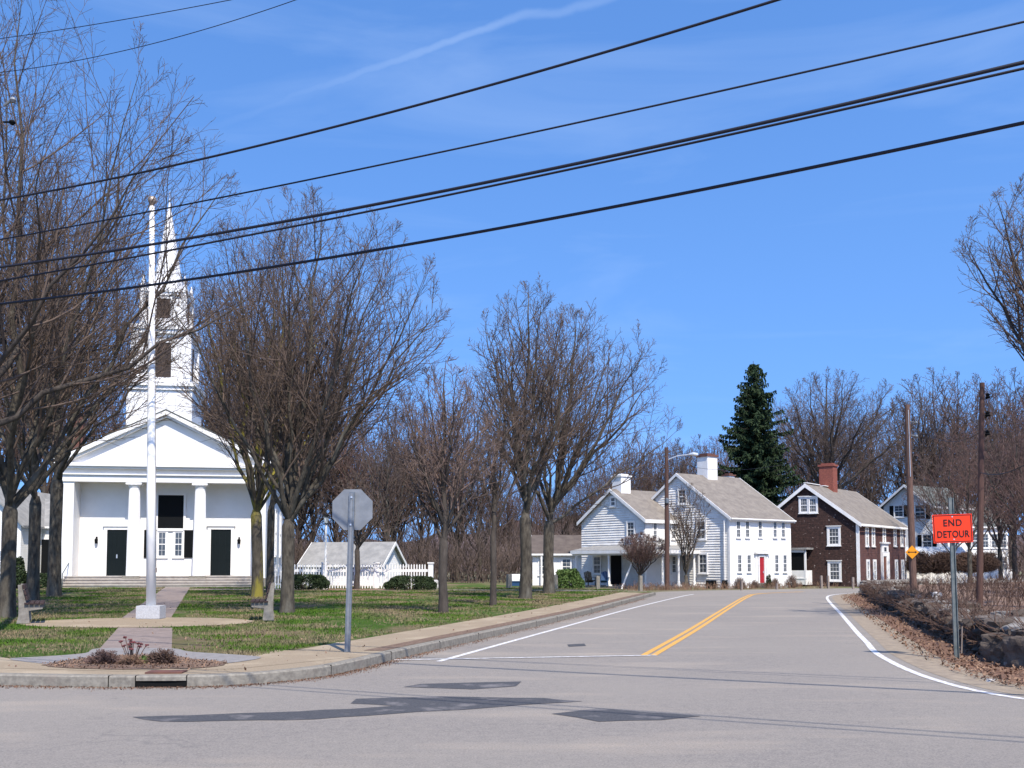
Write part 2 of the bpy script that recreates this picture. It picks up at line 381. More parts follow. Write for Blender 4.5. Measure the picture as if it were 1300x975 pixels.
mat('bank_earth', (.25, .165, .115), .95, (.15, .09, .065), 3.0, 7, c3=(.34, .28, .21), scale3=.8, lo3=.6, hi3=.7, bump=.04, bscale=8)

# ------------------------------------------------------------------ terrain
gn = 60; gm = MB()
xs = [-1500, -600, -250] + list(np.linspace(-110, 110, gn)) + [250, 600, 1500]
ys = [-400, -120, -40] + list(np.linspace(0, 180, gn)) + [300, 700, 2000]
for j, y in enumerate(ys):
    for i, x in enumerate(xs):
        gm.v.append((x, y, -.012 - (.05*max(0, y-110)/20 if y < 300 else .5)))
nx = len(xs)
for j in range(len(ys)-1):
    for i in range(nx-1): gm.f.append((j*nx+i, j*nx+i+1, (j+1)*nx+i+1, (j+1)*nx+i))
g0 = gm.build('ground', 'earth'); g0['kind'] = 'structure'

curb_pts = [(-60,33),(-30,20),(-14,14.9),(-9,13.5),(-6.8,13.15),(-4.95,12.95),(-3.66,13.15),(-2.76,14.0),(-2.3,15.2),(-1.9,16.8),(-1.1,19.5),(.19,23.8),(2.4,31.5),(4.6,40),(6.3,46.5),(7.2,50)]
curb = smooth_line(curb_pts, 8)
far_edge = smooth_line([(7.2,50),(7.4,53),(8.4,56),(11.5,58.9),(15.8,61.0),(20.8,63.6),(26,67),(32.5,75),(45,95),(60,120)], 5)
rline_pts = [(40,-12),(30,-4),(14,5.2),(8,9.6),(6.1,11.6),(5.75,13.8),(6.3,17.3),(7.15,20.4),(8.1,23.8),(10.3,31.5),(12.8,40.4),(14.6,46.5),(16,50.2),(17.9,53.2),(21.5,56.8),(27,61),(35,69),(49,93),(64,118)]
rline = smooth_line(rline_pts, 8)
redge = offset(rline, -.3)
road_poly = [(-60,-40),(-60,33)] + [(p.x, p.y) for p in curb[1:]] + [(p.x, p.y) for p in far_edge[1:]] + [(p.x, p.y) for p in reversed(redge)] + [(40,-40)]
poly_sheet('road', road_poly, 0.0, 'asphalt')
band(rline, -.29, -1.15, .003, 'road_shoulder', 'sand')
# painted markings
band(rline, 0, -.115, .005, 'edge_line', 'line_white')
lline = smooth_line([(-1.25,16.35),(1.0,24.3),(4.2,35.5),(7.9,47.5),(9.3,51.5)], 8)
band(lline, 0, -.11, .005, 'edge_line', 'line_white')
yl = smooth_line([(2.55,17.35),(4.7,24.6),(7.6,34.7),(11.35,47.5),(13.2,52.4),(16.5,56)], 8)
band(yl, .22, .33, .005, 'centre_line', 'line_yellow')
band(yl, .05, .16, .005, 'centre_line', 'line_yellow')
a, b_ = G(500, 838), G(832, 832)
band([Vector((a.x, a.y, 0)), Vector((b_.x, b_.y, 0))], 0, -.1, .009, 'stop_line', 'line_white')
def px_sheet(name, pts, z, m, jag=0.0):
    q = [G(x, y, z) for x, y in pts]; o = []
    for i, p in enumerate(q):
        nxt = q[(i+1) % len(q)]; k = max(1, int((nxt-p).length/.25)) if jag else 1
        for t in range(k):
            c = p.lerp(nxt, t/k)
            if jag and t: c = c + Vector((random.uniform(-jag, jag), random.uniform(-jag, jag), 0))
            o.append((c.x, c.y))
    return poly_sheet(name, o, z, m)
px_sheet('asphalt_patch', [(168,910),(205,916),(400,913),(500,906),(740,890),(690,886),(560,884),(452,887),(445,893),(500,896),(380,903)], .004, 'asphalt_patch', .035)
px_sheet('asphalt_patch', [(512,872),(535,868),(662,865),(655,871),(600,875)], .004, 'asphalt_patch', .015)
px_sheet('asphalt_patch', [(700,906),(760,899),(890,909),(840,914),(760,916)], .004, 'asphalt_patch', .03)
px_sheet('asphalt_patch', [(452,893),(560,889),(690,893),(688,894.5),(560,891),(452,895)], .0055, 'void', 0) if False else None
px_sheet('asphalt_patch', [(720,818),(742,817),(744,820),(722,821)], .004, 'asphalt_patch', 0)

# raised kerb, granite, in lengths; one length is the storm-drain inlet
cm = MB(); i = 0; CZ = .15
drain_a, drain_b = Vector((-4.86, 12.95, 0)), Vector((-4.22, 13.02, 0))
dense = []
for k in range(len(curb)-1):
    for t in range(4): dense.append(curb[k].lerp(curb[k+1], t/4))
dense.append(curb[-1]); di, do_ = dense, offset(dense, .17)
cum = 0; k = 0
def kerb_piece(k0, k1, z0=-.1, z1=CZ):
    n = k1-k0+1; v = []
    for q in range(k0, k1+1):
        a, b = di[q], do_[q]; v += [(a.x, a.y, z0), (a.x, a.y, z1-.02), (a.x + (b.x-a.x)*.12, a.y + (b.y-a.y)*.12, z1), (b.x, b.y, z1), (b.x, b.y, z0)]
    f = []
    for q in range(n-1):
        for e in range(4): f.append((q*5+e, (q+1)*5+e, (q+1)*5+e+1, q*5+e+1))
        f.append((q*5+4, (q+1)*5+4, (q+1)*5, q*5))
    f += [(0,1,2,3,4), tuple((n-1)*5+e for e in (4,3,2,1,0))]
    cm.add(v, f)
dr0 = min(range(len(di)), key=lambda q: (di[q]-drain_a).length); dr1 = min(range(len(di)), key=lambda q: (di[q]-drain_b).length)
q0 = 0; seg = 0
for q in range(1, len(di)):
    seg += (di[q]-di[q-1]).length
    if q in (dr0, dr1) or q == len(di)-1 or (seg > 2.2 and not dr0 < q < dr1 and abs(q-dr0) > 3):
        if q == dr1: pass
        else: kerb_piece(q0, q)
        q0 = q; seg = 0
for q in range(len(di)): pass
kerb_piece(dr0, dr1, .085, CZ)
kb = cm.build('kerb', 'granite'); kb['kind'] = 'structure'
bm = bmesh.new(); bm.from_mesh(kb.data); bmesh.ops.recalc_face_normals(bm, faces=bm.faces); bm.to_mesh(kb.data); bm.free()
# narrow joints between kerb lengths are hairline slots in dark mortar
jm = MB(); seg = 0
for q in range(1, len(di)-1):
    seg += (di[q]-di[q-1]).length
    if seg > 2.2 or q in (dr0, dr1):
        t = (di[q+1]-di[q-1]).normalized(); nn = Vector((-t.y, t.x, 0))
        if q in (dr0, dr1) or not dr0-2 < q < dr1+2: jm.obox(di[q]-nn*.003, t, nn, (0,0,1), (-.006,.006), (0,.12), (0, CZ+.002))
        seg = 0
jo = jm.build('kerb_joint', 'void'); jo['kind'] = 'structure'
dt = thing('storm_drain', 'dark storm drain slot cut in the granite kerb', 'storm drain', (drain_a.x, drain_a.y, 0))
t = (di[dr1]-di[dr0]); Ln = t.length; t.normalize(); nn = Vector((-t.y, t.x, 0)); dloc = di[dr0]-drain_a
MB().obox(dloc+nn*.012, t, nn, (0,0,1), (.01, Ln-.01), (0, .15), (.003, .083)).build('drain_opening', 'void', dt)
MB().obox(dloc+nn*.19, t, nn, (0,0,1), (.05, Ln-.12), (.03, .32), (CZ+.002, CZ+.02)).build('drain_cover', 'brick_dark', dt)

# lawn, walks, bed
lawn_poly = [(p.x, p.y) for p in offset(curb, .1)] + [(7.0,52),(5,56.5),(2,58),(0,70),(-6,74),(-80,80),(-80,40)]
lawn_o = poly_sheet('lawn', lawn_poly, .144, 'lawn')
bx = [(p.x, p.y) for p in offset(curb, .1)]
fr = [Vector(c.to_tuple()) for c in curb]
i_stop = min(range(len(curb)), key=lambda q: (curb[q]-Vector((-2.0,16.2,0))).length)
band(curb[:i_stop+1], .165, 1.95, .150, 'sidewalk', 'sidewalk_tan')
band(curb[i_stop:-2], .165, 1.65, .150, 'sidewalk', 'sidewalk_tan')
vg = curb[i_stop+1:-2]
band(vg, .175, .52, .154, 'verge', 'mulch')
def closed(p, jag=0.0, n=5):
    o = []; m = len(p); rj = random.Random(2)
    for i in range(m):
        a, b, c, d = p[i-1], p[i], p[(i+1) % m], p[(i+2) % m]
        for k in range(n):
            t = k/n; q = .5*((2*b) + (c-a)*t + (2*a-5*b+4*c-d)*t*t + (3*b-a-3*c+d)*t**3)
            o.append(q + Vector((rj.uniform(-jag, jag), rj.uniform(-jag, jag), 0)))
    return o
cwid = [(0,834),(45,841),(100,848),(170,849),(250,849),(300,843),(350,838),(400,822),(430,815),(450,834),(360,843),(300,849),(150,852),(0,848),(-60,845),(-60,832)]
q = [G(x, y, .153) for x, y in cwid]; poly_sheet('sidewalk', [(p.x, p.y) for p in q], .153, 'sidewalk_tan')
arc = [(12,836),(60,833),(108,829),(126,823),(216,823),(240,827),(285,830),(326,833),(328,836),(295,841),(235,846),(120,847),(50,842)]
q = closed([G(x, y, .156) for x, y in arc]); poly_sheet('path', [(p.x, p.y) for p in q], .156, 'walk_grey')
bed = [(55,845),(85,838),(120,834),(170,831),(215,832),(250,837),(288,841),(262,847),(200,849),(120,849)]
qb = closed([G(x, y, .16) for x, y in bed], .03); bedo = poly_sheet('flower_bed', [(p.x, p.y) for p in qb], .160, 'mulch')
ring_c = (-9.15, 24.6)
ring = [(ring_c[0] + 2.75*math.cos(a*math.pi/24), ring_c[1] + 2.1*math.sin(a*math.pi/24)) for a in range(48)]
poly_sheet('path', ring, .1565, 'sidewalk_tan')
fw = [G(150,797,.15), G(219,797,.15), G(218,824,.15), G(126,824,.15)]
fwp = [(p.x, p.y) for p in fw]; poly_sheet('path', fwp, .153, 'walk_brown')
cw = [(-10.3,26.4),(-9.0,26.4),(-19.4,60.2),(-20.9,60.2)]; poly_sheet('path', cw, .153, 'walk_brown')
drive = [(-20,54.6),(-14,54.3),(2.5,52.8),(6.9,51.0),(7.0,52.0),(3,54.4),(-14,56.4),(-20,56.6)]
poly_sheet('path', drive, .1525, 'sand')
exclude = [ [(p.x,p.y) for p in [G(x,y,.15) for x,y in cwid]], [(p.x,p.y) for p in [G(x,y,.15) for x,y in arc]], ring, fwp, cw, drive]
# grass blades
rng = np.random.default_rng(3)
def scatter_blades(n, xr, yr, power=1.0):
    y = yr[0] + (yr[1]-yr[0])*rng.random(n)**power; x = xr[0] + (xr[1]-xr[0])*rng.random(n); return x, y
xg, yg = scatter_blades(330000, (-26, 6), (14.5, 60), 1.9)
keep = inside(xg, yg, lawn_poly)
for e in exclude: keep &= ~inside(xg, yg, e)
ln = np.array([(p.x, p.y) for p in curb]);
dmin = np.full(len(xg), 1e9)
for p in ln[::2]: dmin = np.minimum(dmin, (xg-p[0])**2 + (yg-p[1])**2)
keep &= dmin > 1.78**2
keep &= (np.sin(xg*.9+1.3)*np.sin(yg*.37+xg*.3)+.6*np.sin(xg*2.1+yg*1.3)+rng.normal(0, .5, len(xg))) > -.45
xg, yg = xg[keep], yg[keep]; n = len(xg)
h = rng.uniform(.025, .065, n); a = rng.uniform(0, 6.28, n); wd = rng.uniform(.006, .012, n)*(1+(yg-14)/25); le = rng.normal(0, .025, (n, 2))
V = np.empty((n, 3, 3)); V[:, 0] = np.stack([xg-np.cos(a)*wd, yg-np.sin(a)*wd, np.full(n, .143)], 1); V[:, 1] = np.stack([xg+np.cos(a)*wd, yg+np.sin(a)*wd, np.full(n, .143)], 1)
V[:, 2] = np.stack([xg+le[:, 0], yg+le[:, 1], .145+h], 1)
mat('grass_blade', (.038, .096, .010), .9, (.084, .138, .018), 1.0, 4, c3=(.21, .165, .095), scale3=.42, lo3=.45, hi3=.55, spec=.1)
o = np_mesh('grass', V.reshape(-1, 3), np.arange(n*3).reshape(-1, 3), 'grass_blade'); o['kind'] = 'stuff'; o['label'] = 'short spring grass of the green with worn brown patches'

# right-hand bank behind the stone wall
wall_line = smooth_line([(13.0,9.2),(9.4,12.8),(8.0,15.4),(8.45,18.2),(9.95,23.8),(12.8,33.7),(15.7,43.5),(17.7,50.0)], 10)
wl2 = offset(wall_line, -.35)
bank = [(p.x, p.y) for p in wl2] + [(20,54),(26,58),(34,66),(48,86),(120,90),(120,0),(20,0)]
bk = poly_sheet('bank', bank, .40, 'bank_earth')
sk = MB()
for i in range(len(bank)): p_, q_ = bank[i], bank[(i+1) % len(bank)]; sk.add([(*p_, .40), (*q_, .40), (*q_, -.05), (*p_, -.05)], [(0, 1, 2, 3)])
so = sk.build('bank_edge', 'bank_earth'); so['kind'] = 'structure'
lit = offset(wall_line, 0)
# strip of dead leaves between shoulder and wall
lp = [(p.x, p.y) for p in offset(rline, -1.0) if 9.5 < p.y < 53 ] ; lw = [(p.x, p.y) for p in wall_line if p.y > 9.4]
leaf_poly = lp + lw[::-1]
poly_sheet('leaf_strip', leaf_poly, .007, 'leaf_litter')
n0 = 60000; yl_ = 10 + 42*rng.random(n0)**1.9; xl_ = 5 + 14*rng.random(n0)
kp = inside(xl_, yl_, [(p[0]-.35, p[1]) for p in lp] + lw[::-1]); xl_, yl_ = xl_[kp], yl_[kp]; n = len(xl_)
def leaf_mesh(name, x, y, z, size, m, label, tilt=.6):
    n = len(x); a = rng.uniform(0, 6.28, n); s = rng.uniform(size*.6, size*1.3, n)
    u = np.stack([np.cos(a), np.sin(a), rng.normal(0, tilt, n)], 1)*s[:, None]; v = np.stack([-np.sin(a), np.cos(a), rng.normal(0, tilt, n)], 1)*s[:, None]*.6
    c = np.stack([x, y, z], 1); V = np.stack([c-u, c-v, c+u, c+v], 1).reshape(-1, 3)
    o = np_mesh(name, V, np.arange(n*4).reshape(-1, 4), m, smooth=False); o['kind'] = 'stuff'; o['label'] = label; return o
leaf_mesh('fallen_leaves', xl_, yl_, .02+rng.random(n)*.05, .028, 'leaf_tan', 'dead brown leaves drifted along the foot of the stone wall')
n = 9000; xb = rng.uniform(-10, -4, n); yb = rng.uniform(13.4, 17, n); kp = inside(xb, yb, [(p.x, p.y) for p in qb]); xb, yb = xb[kp], yb[kp]
leaf_mesh('leaf_mulch', xb, yb, .165+rng.random(len(xb))*.022, .016, 'leaf_tan', 'dry leaves and mulch lying in the small flower bed')

# grit and litter gathered in the gutter and on the paving
tp_ = rng.random(9000)*(len(di)-2); ii = tp_.astype(int); base_ = np.array([(p.x, p.y) for p in di]); nrm = np.array([(p.x, p.y) for p in do_]) - base_
gx = base_[ii] + (base_[ii+1]-base_[ii])*(tp_-ii)[:, None] - nrm[ii]*np.abs(rng.normal(0, .7, 9000))[:, None]
kp = (gx[:, 1] < 45) & (gx[:, 0] > -14); gx = gx[kp]
leaf_mesh('gutter_grit', gx[:, 0], gx[:, 1], .006+rng.random(len(gx))*.006, .011, 'leaf_litter', 'grit and leaf crumbs lying along the foot of the kerb')
xq = rng.uniform(-14, 6, 900); yq = 13.5+34*rng.random(900)**1.4; kp = inside(xq, yq, lawn_poly); xq, yq = xq[kp], yq[kp]
leaf_mesh('scattered_leaves', xq, yq, .165+rng.random(len(xq))*.01, .022, 'leaf_tan', 'stray dead leaves on the grass and pavement of the green')
# low wooded hill beyond
hm = MB(); hx = np.linspace(-420, 460, 120)
for j, (yy, f) in enumerate(((230, 0), (260, .7), (300, 1), (360, .9), (460, 0))):
    for x in hx:
        hh = (9 + 5*math.sin(x*.013+1) + 3*math.sin(x*.041) + 1.2*math.sin(x*.3+j) + random.random()*1.4)*f
        hm.v.append((x, yy + random.uniform(-4, 4), hh - 1))
n = len(hx)
for j in range(4):
    for i in range(n-1): hm.f.append((j*n+i, j*n+i+1, (j+1)*n+i+1, (j+1)*n+i))
ho = hm.build('hills', 'hill_wood'); ho['kind'] = 'structure'
# ------------------------------------------------------------------ building pieces
Z = Vector((0, 0, 1)); XA = Vector((1, 0, 0)); YA = Vector((0, 1, 0))
def window(parent, O, ax, nr, w, h, cols=2, rows=4, trim=.1, frame='white_paint', sash=.035, deep=.05, pane='glass', cap=0.0, mun=.015, name='window'):
    """O: bottom centre of the opening on the wall face; nr: outward normal"""
    O = Vector(O); m = MB(); B = lambda a, b, c: m.obox(O, ax, nr, Z, a, b, c)
    B((-w/2-trim, -w/2), (-.01, deep), (-trim*.6, h+trim)); B((w/2, w/2+trim), (-.01, deep), (-trim*.6, h+trim))
    B((-w/2, w/2), (-.01, deep), (h, h+trim)); B((-w/2-trim-.03, w/2+trim+.03), (-.01, deep+.04), (-trim*.6-.06, -trim*.6))
    B((-w/2, w/2), (-.01, deep), (-trim*.6, 0))
    if cap: B((-w/2-trim-.05, w/2+trim+.05), (-.01, deep+.06), (h+trim, h+trim+cap))
    B((-w/2, -w/2+sash), (.0, .03), (0, h)); B((w/2-sash, w/2), (.0, .03), (0, h)); B((-w/2+sash, w/2-sash), (.0, .036), (h/2-.03, h/2+.03))
    B((-w/2+sash, w/2-sash), (.0, .03), (h-sash, h)); B((-w/2+sash, w/2-sash), (.0, .03), (0, sash))
    for c in range(1, cols): x = -w/2 + w*c/cols; B((x-mun/2, x+mun/2), (.0, .024), (sash, h-sash))
    for r in range(1, rows):
        if rows % 2 == 0 and r == rows//2: continue
        z = h*r/rows; B((-w/2+sash, w/2-sash), (.0, .022), (z-mun/2, z+mun/2))
    o = m.build(name, frame, parent)
    MB().obox(O, ax, nr, Z, (-w/2+.005, w/2-.005), (.002, .012), (.005, h-.005)).build('pane', pane, o)
    return o
def gable_house(root, L_, W_, eave, ridge, wall_m, roof_m, over=.25, rake=.15, base=-.3, trim='white_paint', ridge_y=None, thick=.09, fascia=.2, wall_name='wall'):
    """local frame: facade on y=0 (faces -y), gable on x=0 (faces -x), ridge along x"""
    ry = W_/2 if ridge_y is None else ridge_y
    MB().prism([(0,0,base),(0,W_,base),(0,W_,eave),(0,ry,ridge),(0,0,eave)], (L_, 0, 0)).build(wall_name, wall_m, root)
    r = MB()
    for y0, s in ((0, -1), (W_, 1)):
        sl = (ridge-eave)/abs(ry-y0); ye = y0 + s*over; ze = eave - sl*over
        r.prism([(-rake, ye, ze+.03), (-rake, ry, ridge+.03), (-rake, ry, ridge+.03+thick), (-rake, ye, ze+.03+thick)], (L_+2*rake, 0, 0))
    roof = r.build('roof', roof_m, root)
    t = MB()
    for y0, s in ((0, -1), (W_, 1)):
        sl = (ridge-eave)/abs(ry-y0); ye = y0 + s*(over+.02); ze = eave - sl*over
        for x in (-rake-.045, L_+rake+.005):
            t.prism([(x, ye, ze+.03+thick), (x, ry, ridge+.03+thick), (x, ry, ridge+.03-fascia*.6), (x, ye, ze+.03-fascia*.6)], (.04, 0, 0))
        yy = (ye-.03, ye-.004) if s < 0 else (ye+.004, ye+.03)
        t.box(-rake, L_+rake, yy[0], yy[1], ze-fascia*.2, ze+.03+thick*.7)
        y1, y2 = sorted((ye, y0 - s*.0)); t.box(-rake+.01, L_+rake-.01, y1+.004, y2-.004 if s < 0 else y2, eave-.26 if False else ze-.06, ze-.02)
    t.build('trim', trim, root)
    return roof
def corner_boards(root, pts, h, w=.14, m='white_paint', z0=0):
    c = MB()
    for x, y in pts: c.box(x-.025, x+w, y-.025, y+w, z0, h)
    return c.build('corner_board', m, root)
def chimney(parent, x, y, w, d, z0, z1, m, cap_m=None, cap=.12, pots=0):
    c = MB().box(x-w/2, x+w/2, y-d/2, y+d/2, z0, z1).build('chimney', m, parent)
    k = MB().box(x-w/2-.07, x+w/2+.07, y-d/2-.07, y+d/2+.07, z1, z1+cap)
    k.box(x-w/2+.1, x+w/2-.1, y-d/2+.1, y+d/2-.1, z1+cap, z1+cap+.1)
    for i in range(pots): k.lathe((x-w*.25+i*w*.5, y, z1+cap+.1), [(.12, 0), (.1, .3), (.13, .35)], 10)
    k.build('cap', cap_m or m, c); return c

# ------------------------------------------------------------------ church
CY = 62.0
cxl, cxr = xat(78, CY), xat(341, CY); CX = (cxl+cxr)/2; CW = (cxr-cxl)/2
church = thing('church', 'white columned church with black doors and a tall stepped steeple', 'church', (CX, CY, .15), R(9))
def ch(px, py=700): return xat(px, CY, py) - CX
def cz(py, Y=CY): return hz(py, Y) - .15
FL = cz(731); CT = cz(613); EN = cz(590); AP = cz(524); D = 1.2; BK = 15.0
hwid = CW - .35
mb = MB()
mb.box(-hwid, hwid, D, BK, 0, EN-.1)
mb.prism([(-hwid-.0, D+.05, EN-.1), (hwid+.0, D+.05, EN-.1), (0, D+.05, AP-.42)], (0, BK-D-.05, 0))
mb.box(-hwid, -hwid+.72, -.3, D, FL-.15, CT); mb.box(hwid-.72, hwid, -.3, D, FL-.15, CT)
mb.build('wall', 'church_paint', church)
MB().box(-hwid-.04, hwid+.04, -.36, BK+.05, -.3, FL-.15).build('foundation', 'granite', church)
e = MB()       # entablature: architrave, frieze, cornice, soffit
e.box(-hwid-.05, hwid+.05, -.38, .38, CT, CT+.42); e.box(-hwid-.0, hwid+.0, -.33, .36, CT+.42, EN-.34)
e.box(-hwid-.05, hwid+.05, .38, D+.02, CT+.12, CT+.2)
e.box(-hwid-.16, hwid+.16, -.50, .36, CT+.42, CT+.50)
e.box(-CW-.02, CW+.02, -.72, .30, EN-.2, EN); e.box(-CW+.1, CW-.1, -.60, .30, EN-.34, EN-.2)
for s in (-1, 1):
    x0, x1 = sorted((s*hwid, s*(CW+.02))); e.box(x0, x1, .30, BK, EN-.2, EN); e.box(x0, x1-.1 if s > 0 else x1, .36, BK, EN-.34, EN-.2) if s > 0 else e.box(x0+.1, x1, .36, BK, EN-.34, EN-.2)
    x0, x1 = sorted((s*hwid, s*(hwid+.05))); e.box(x0, x1, .38, BK, CT, CT+.42)
e.build('entablature', 'church_paint', church)
p = MB(); p.prism([(-hwid+.1, -.25, EN+.002), (hwid-.1, -.25, EN+.002), (0, -.25, AP-.4)], (0, D+.28, 0)); p.build('pediment', 'church_paint', church)
rk = MB(); sl = (AP-EN)/CW
for s in (-1, 1):
    for t0, t1, yy in ((-.02, -.24, -.72), (-.24, -.40, -.56)):
        rk.prism([(s*(CW+.05), yy, EN+.05+t0+.18), (0, yy, AP+t0+.05), (0, yy, AP+t1+.05), (s*(CW+.05)-s*.3, yy, EN+t1+.24)], (0, .5, 0))
rk.build('raking_cornice', 'church_paint', church)
rf = MB()
for s in (-1, 1): rf.prism([(s*(CW+.08), -.70, EN+.20), (0, -.70, AP+.06), (0, -.70, AP+.14), (s*(CW+.08), -.70, EN+.28)], (0, BK+1, 0))
roof = rf.build('roof', 'roof_slate', church)
chimney(roof, xat(134, CY+12)-CX+.2, 12, .75, .75, AP-3.5, cz(532, CY+12), 'brick_dark')
for px in (171, 251.5):          # fluted Doric columns
    x = ch(px); c = MB(); n = 20; prof = [(.41, 0), (.40, .5), (.385, 2.2), (.345, 4.2), (.32, CT-FL-.32)]
    ring_ = []
    for r, z in prof:
        for k in range(n*2): ring_.append((x + (r if k % 2 == 0 else r*.93)*math.cos(math.pi*k/n), (r if k % 2 == 0 else r*.93)*math.sin(math.pi*k/n), FL+z))
    fs = [(i*2*n+k, i*2*n+(k+1) % (2*n), (i+1)*2*n+(k+1) % (2*n), (i+1)*2*n+k) for i in range(len(prof)-1) for k in range(2*n)]
    c.add(ring_, fs); col_o = c.build('column', 'church_paint', church)
    MB().lathe((x, 0, CT-.32), [(.33, 0), (.36, .08), (.44, .17)], 24).box(x-.47, x+.47, -.36, .40, CT-.15, CT-.001).build('capital', 'church_paint', col_o)
    MB().box(x-.5, x+.5, -.62, .5, FL-.45, FL+.001).build('plinth', 'granite', col_o)
st = MB(); hx0, hx1 = ch(92), ch(320)
st.box(hx0, hx1, -.5, D-.01, -.2, FL-.01)
for i in range(3): st.box(hx0, hx1, -.5-.34*(i+1), -.5-.34*i, -.2, FL-.01-(FL/4)*(i+1))
for i in range(4):
    z = FL-.01-(FL/4)*i; st.box(hx0-.03, hx1+.03, -.54-.34*i, -.44-.34*i, z-.06, z+.012)
st.build('steps', 'stone_step', church)
def door(parent, x, y, z, w, h, m, trim_m, nr=Vector((0,-1,0)), ax=XA, leaf=2, knob=True, tr=.2, cap=.12):
    O = Vector((x, y, z)); f = MB()
    f.obox(O, ax, nr, Z, (-w/2-tr, -w/2), (-.01, .09), (0, h+tr)); f.obox(O, ax, nr, Z, (w/2, w/2+tr), (-.01, .09), (0, h+tr)); f.obox(O, ax, nr, Z, (-w/2, w/2), (-.01, .09), (h, h+tr))
    if cap: f.obox(O, ax, nr, Z, (-w/2-tr-.06, w/2+tr+.06), (-.01, .16), (h+tr, h+tr+cap))
    d = MB(); d.obox(O, ax, nr, Z, (-w/2, w/2), (.002, .03), (0.01, h))
    lw = w/leaf
    for k in range(leaf):
        x0 = -w/2 + k*lw
        for z0, z1 in ((.08, .30), (.34, .62), (.66, .95)):
            d.obox(O, ax, nr, Z, (x0+lw*.14, x0+lw*.46), (.03, .045), (h*z0, h*z1)); d.obox(O, ax, nr, Z, (x0+lw*.54, x0+lw*.86), (.03, .045), (h*z0, h*z1))
    o = d.build('door', m, parent); f.build('door_frame', trim_m, o)
    if knob:
        k = MB(); k.obox(O, ax, nr, Z, (-.1, -.03) if leaf == 2 else (w/2-.14, w/2-.08), (.045, .09), (h*.38, h*.46)); k.build('handle', 'aluminium', o)
    return o
door(church, ch(147.5), D, FL, 1.35, cz(672)-FL, 'dark_green_door', 'church_paint', knob=True)
door(church, ch(275), D, FL, 1.25, cz(671)-FL, 'dark_green_door', 'church_paint', knob=False)
# central bay: dark louvred upper light, paired sash windows and shutters below
wx = ch(211.5); ub, ut = cz(671), cz(627)
MB().box(wx-.78, wx+.78, D-.05, D-.004, ub+.05, ut).build('louvre_panel', 'black_paint', church)
f = MB(); f.box(wx-.92, wx-.78, D-.09, D, ub-.05, ut+.1); f.box(wx+.78, wx+.92, D-.09, D, ub-.05, ut+.1); f.box(wx-.78, wx+.78, D-.09, D, ut, ut+.1); f.box(wx-.78, wx+.78, D-.1, D, ub-.12, ub+.05)
f.build('window_surround', 'church_paint', church)
for s in (-1, 1): window(church, (wx+s*.50, D-.006, cz(706)), XA, -YA, .46, cz(675)-cz(706), 2, 4, trim=.12, frame='church_paint')
for s in (-1, 1):
    x = wx + s*1.22; m = MB(); m.box(x-.37, x+.37, D-.06, D-.005, cz(708), cz(672)); 
    for k in range(14): z = cz(708)+.06 + k*(cz(672)-cz(708)-.1)/14; m.box(x-.31, x+.31, D-.075, D-.058, z, z+.05)
    m.build('shutter', 'black_paint', church)
for px in (121, 298):            # wall lanterns
    x = ch(px); l_ = MB().box(x-.05, x+.05, D-.09, D, cz(686), cz(681)).lathe((x, D-.16, cz(690)), [(.05, 0), (.09, .04), (.11, .26), (.02, .36)], 8); l_.build('wall_lantern', 'black_paint', church)
rl = MB()
x = ch(94); rl.tube([(x+.1, -1.6, FL-.65), (x+.1, -1.6, FL+.15), (x+.1, 0, FL+.95), (x+.1, .9, FL+.95)], .03, 6); rl.tube([(x+.1, .1, FL), (x+.1, .1, FL+.95)], .025, 6)
rl.build('handrail', 'post_steel', church)
# side windows of the nave (right-hand wall)
for k in range(3): window(church, (hwid+.002, 3.4+k*4.4, 2.0), YA, XA, 1.1, 3.2, 4, 6, frame='church_paint')
# steeple
SYc = 3.0; stp = lambda px0, px1, py: (xat(px0, CY+SYc, py)-CX, xat(px1, CY+SYc, py)-CX)
sx = xat(212.0, CY+SYc, 450)-CX+.47
def zz(py): return hz(py, CY+SYc-1.5) - .15
w0, w1, w2, w3 = 2.0, 1.62, 1.30, .98
s_ = MB()
z0, z1, z2, z3, z4, z5 = zz(530), zz(497), zz(420), zz(406), zz(371), zz(247)
s_.box(sx-w0, sx+w0, SYc-w0, SYc+w0, EN, z1)
def cornice(m, w, z, h, o): m.box(sx-w-o*.5, sx+w+o*.5, SYc-w-o*.5, SYc+w+o*.5, z, z+h*.5); m.box(sx-w-o, sx+w+o, SYc-w-o, SYc+w+o, z+h*.5, z+h)
tower = s_.build('tower', 'church_paint', church)
b = MB(); cornice(b, w0, z1, .5, .25); zb = z1+.5
b.box(sx-w1-.18, sx+w1+.18, SYc-w1-.18, SYc+w1+.18, zb, zb+.35); zb += .35
b.box(sx-w1, sx+w1, SYc-w1, SYc+w1, zb, z2)
for sxx in (-1, 1):
    for syy in (-1, 1): b.box(sx+sxx*w1-.24, sx+sxx*w1+.24, SYc+syy*w1-.24, SYc+syy*w1+.24, zb, z2-.01)
cornice(b, w1+.12, z2-.25, .55, .22); z2 = z2+.3
belfry = b.build('belfry', 'church_paint', church)
c = MB(); c.box(sx-w2-.12, sx+w2+.12, SYc-w2-.12, SYc+w2+.12, z2, z2+.3); c.box(sx-w2, sx+w2, SYc-w2, SYc+w2, z2+.3, z4-.05)
for sxx in (-1, 1):
    for syy in (-1, 1): c.box(sx+sxx*w2-.17, sx+sxx*w2+.17, SYc+syy*w2-.17, SYc+syy*w2+.17, z2+.3, z4-.06)
cornice(c, w2+.05, z4-.2, .45, .16); z4 = z4+.25
for sxx in (-1, 1):
    for syy in (-1, 1): c.lathe((sx+sxx*(w2), SYc+syy*w2, z4), [(.16, 0), (.16, .25), (.07, .3), (.12, .45), (.02, .9)], 8)
lantern = c.build('lantern', 'church_paint', church)
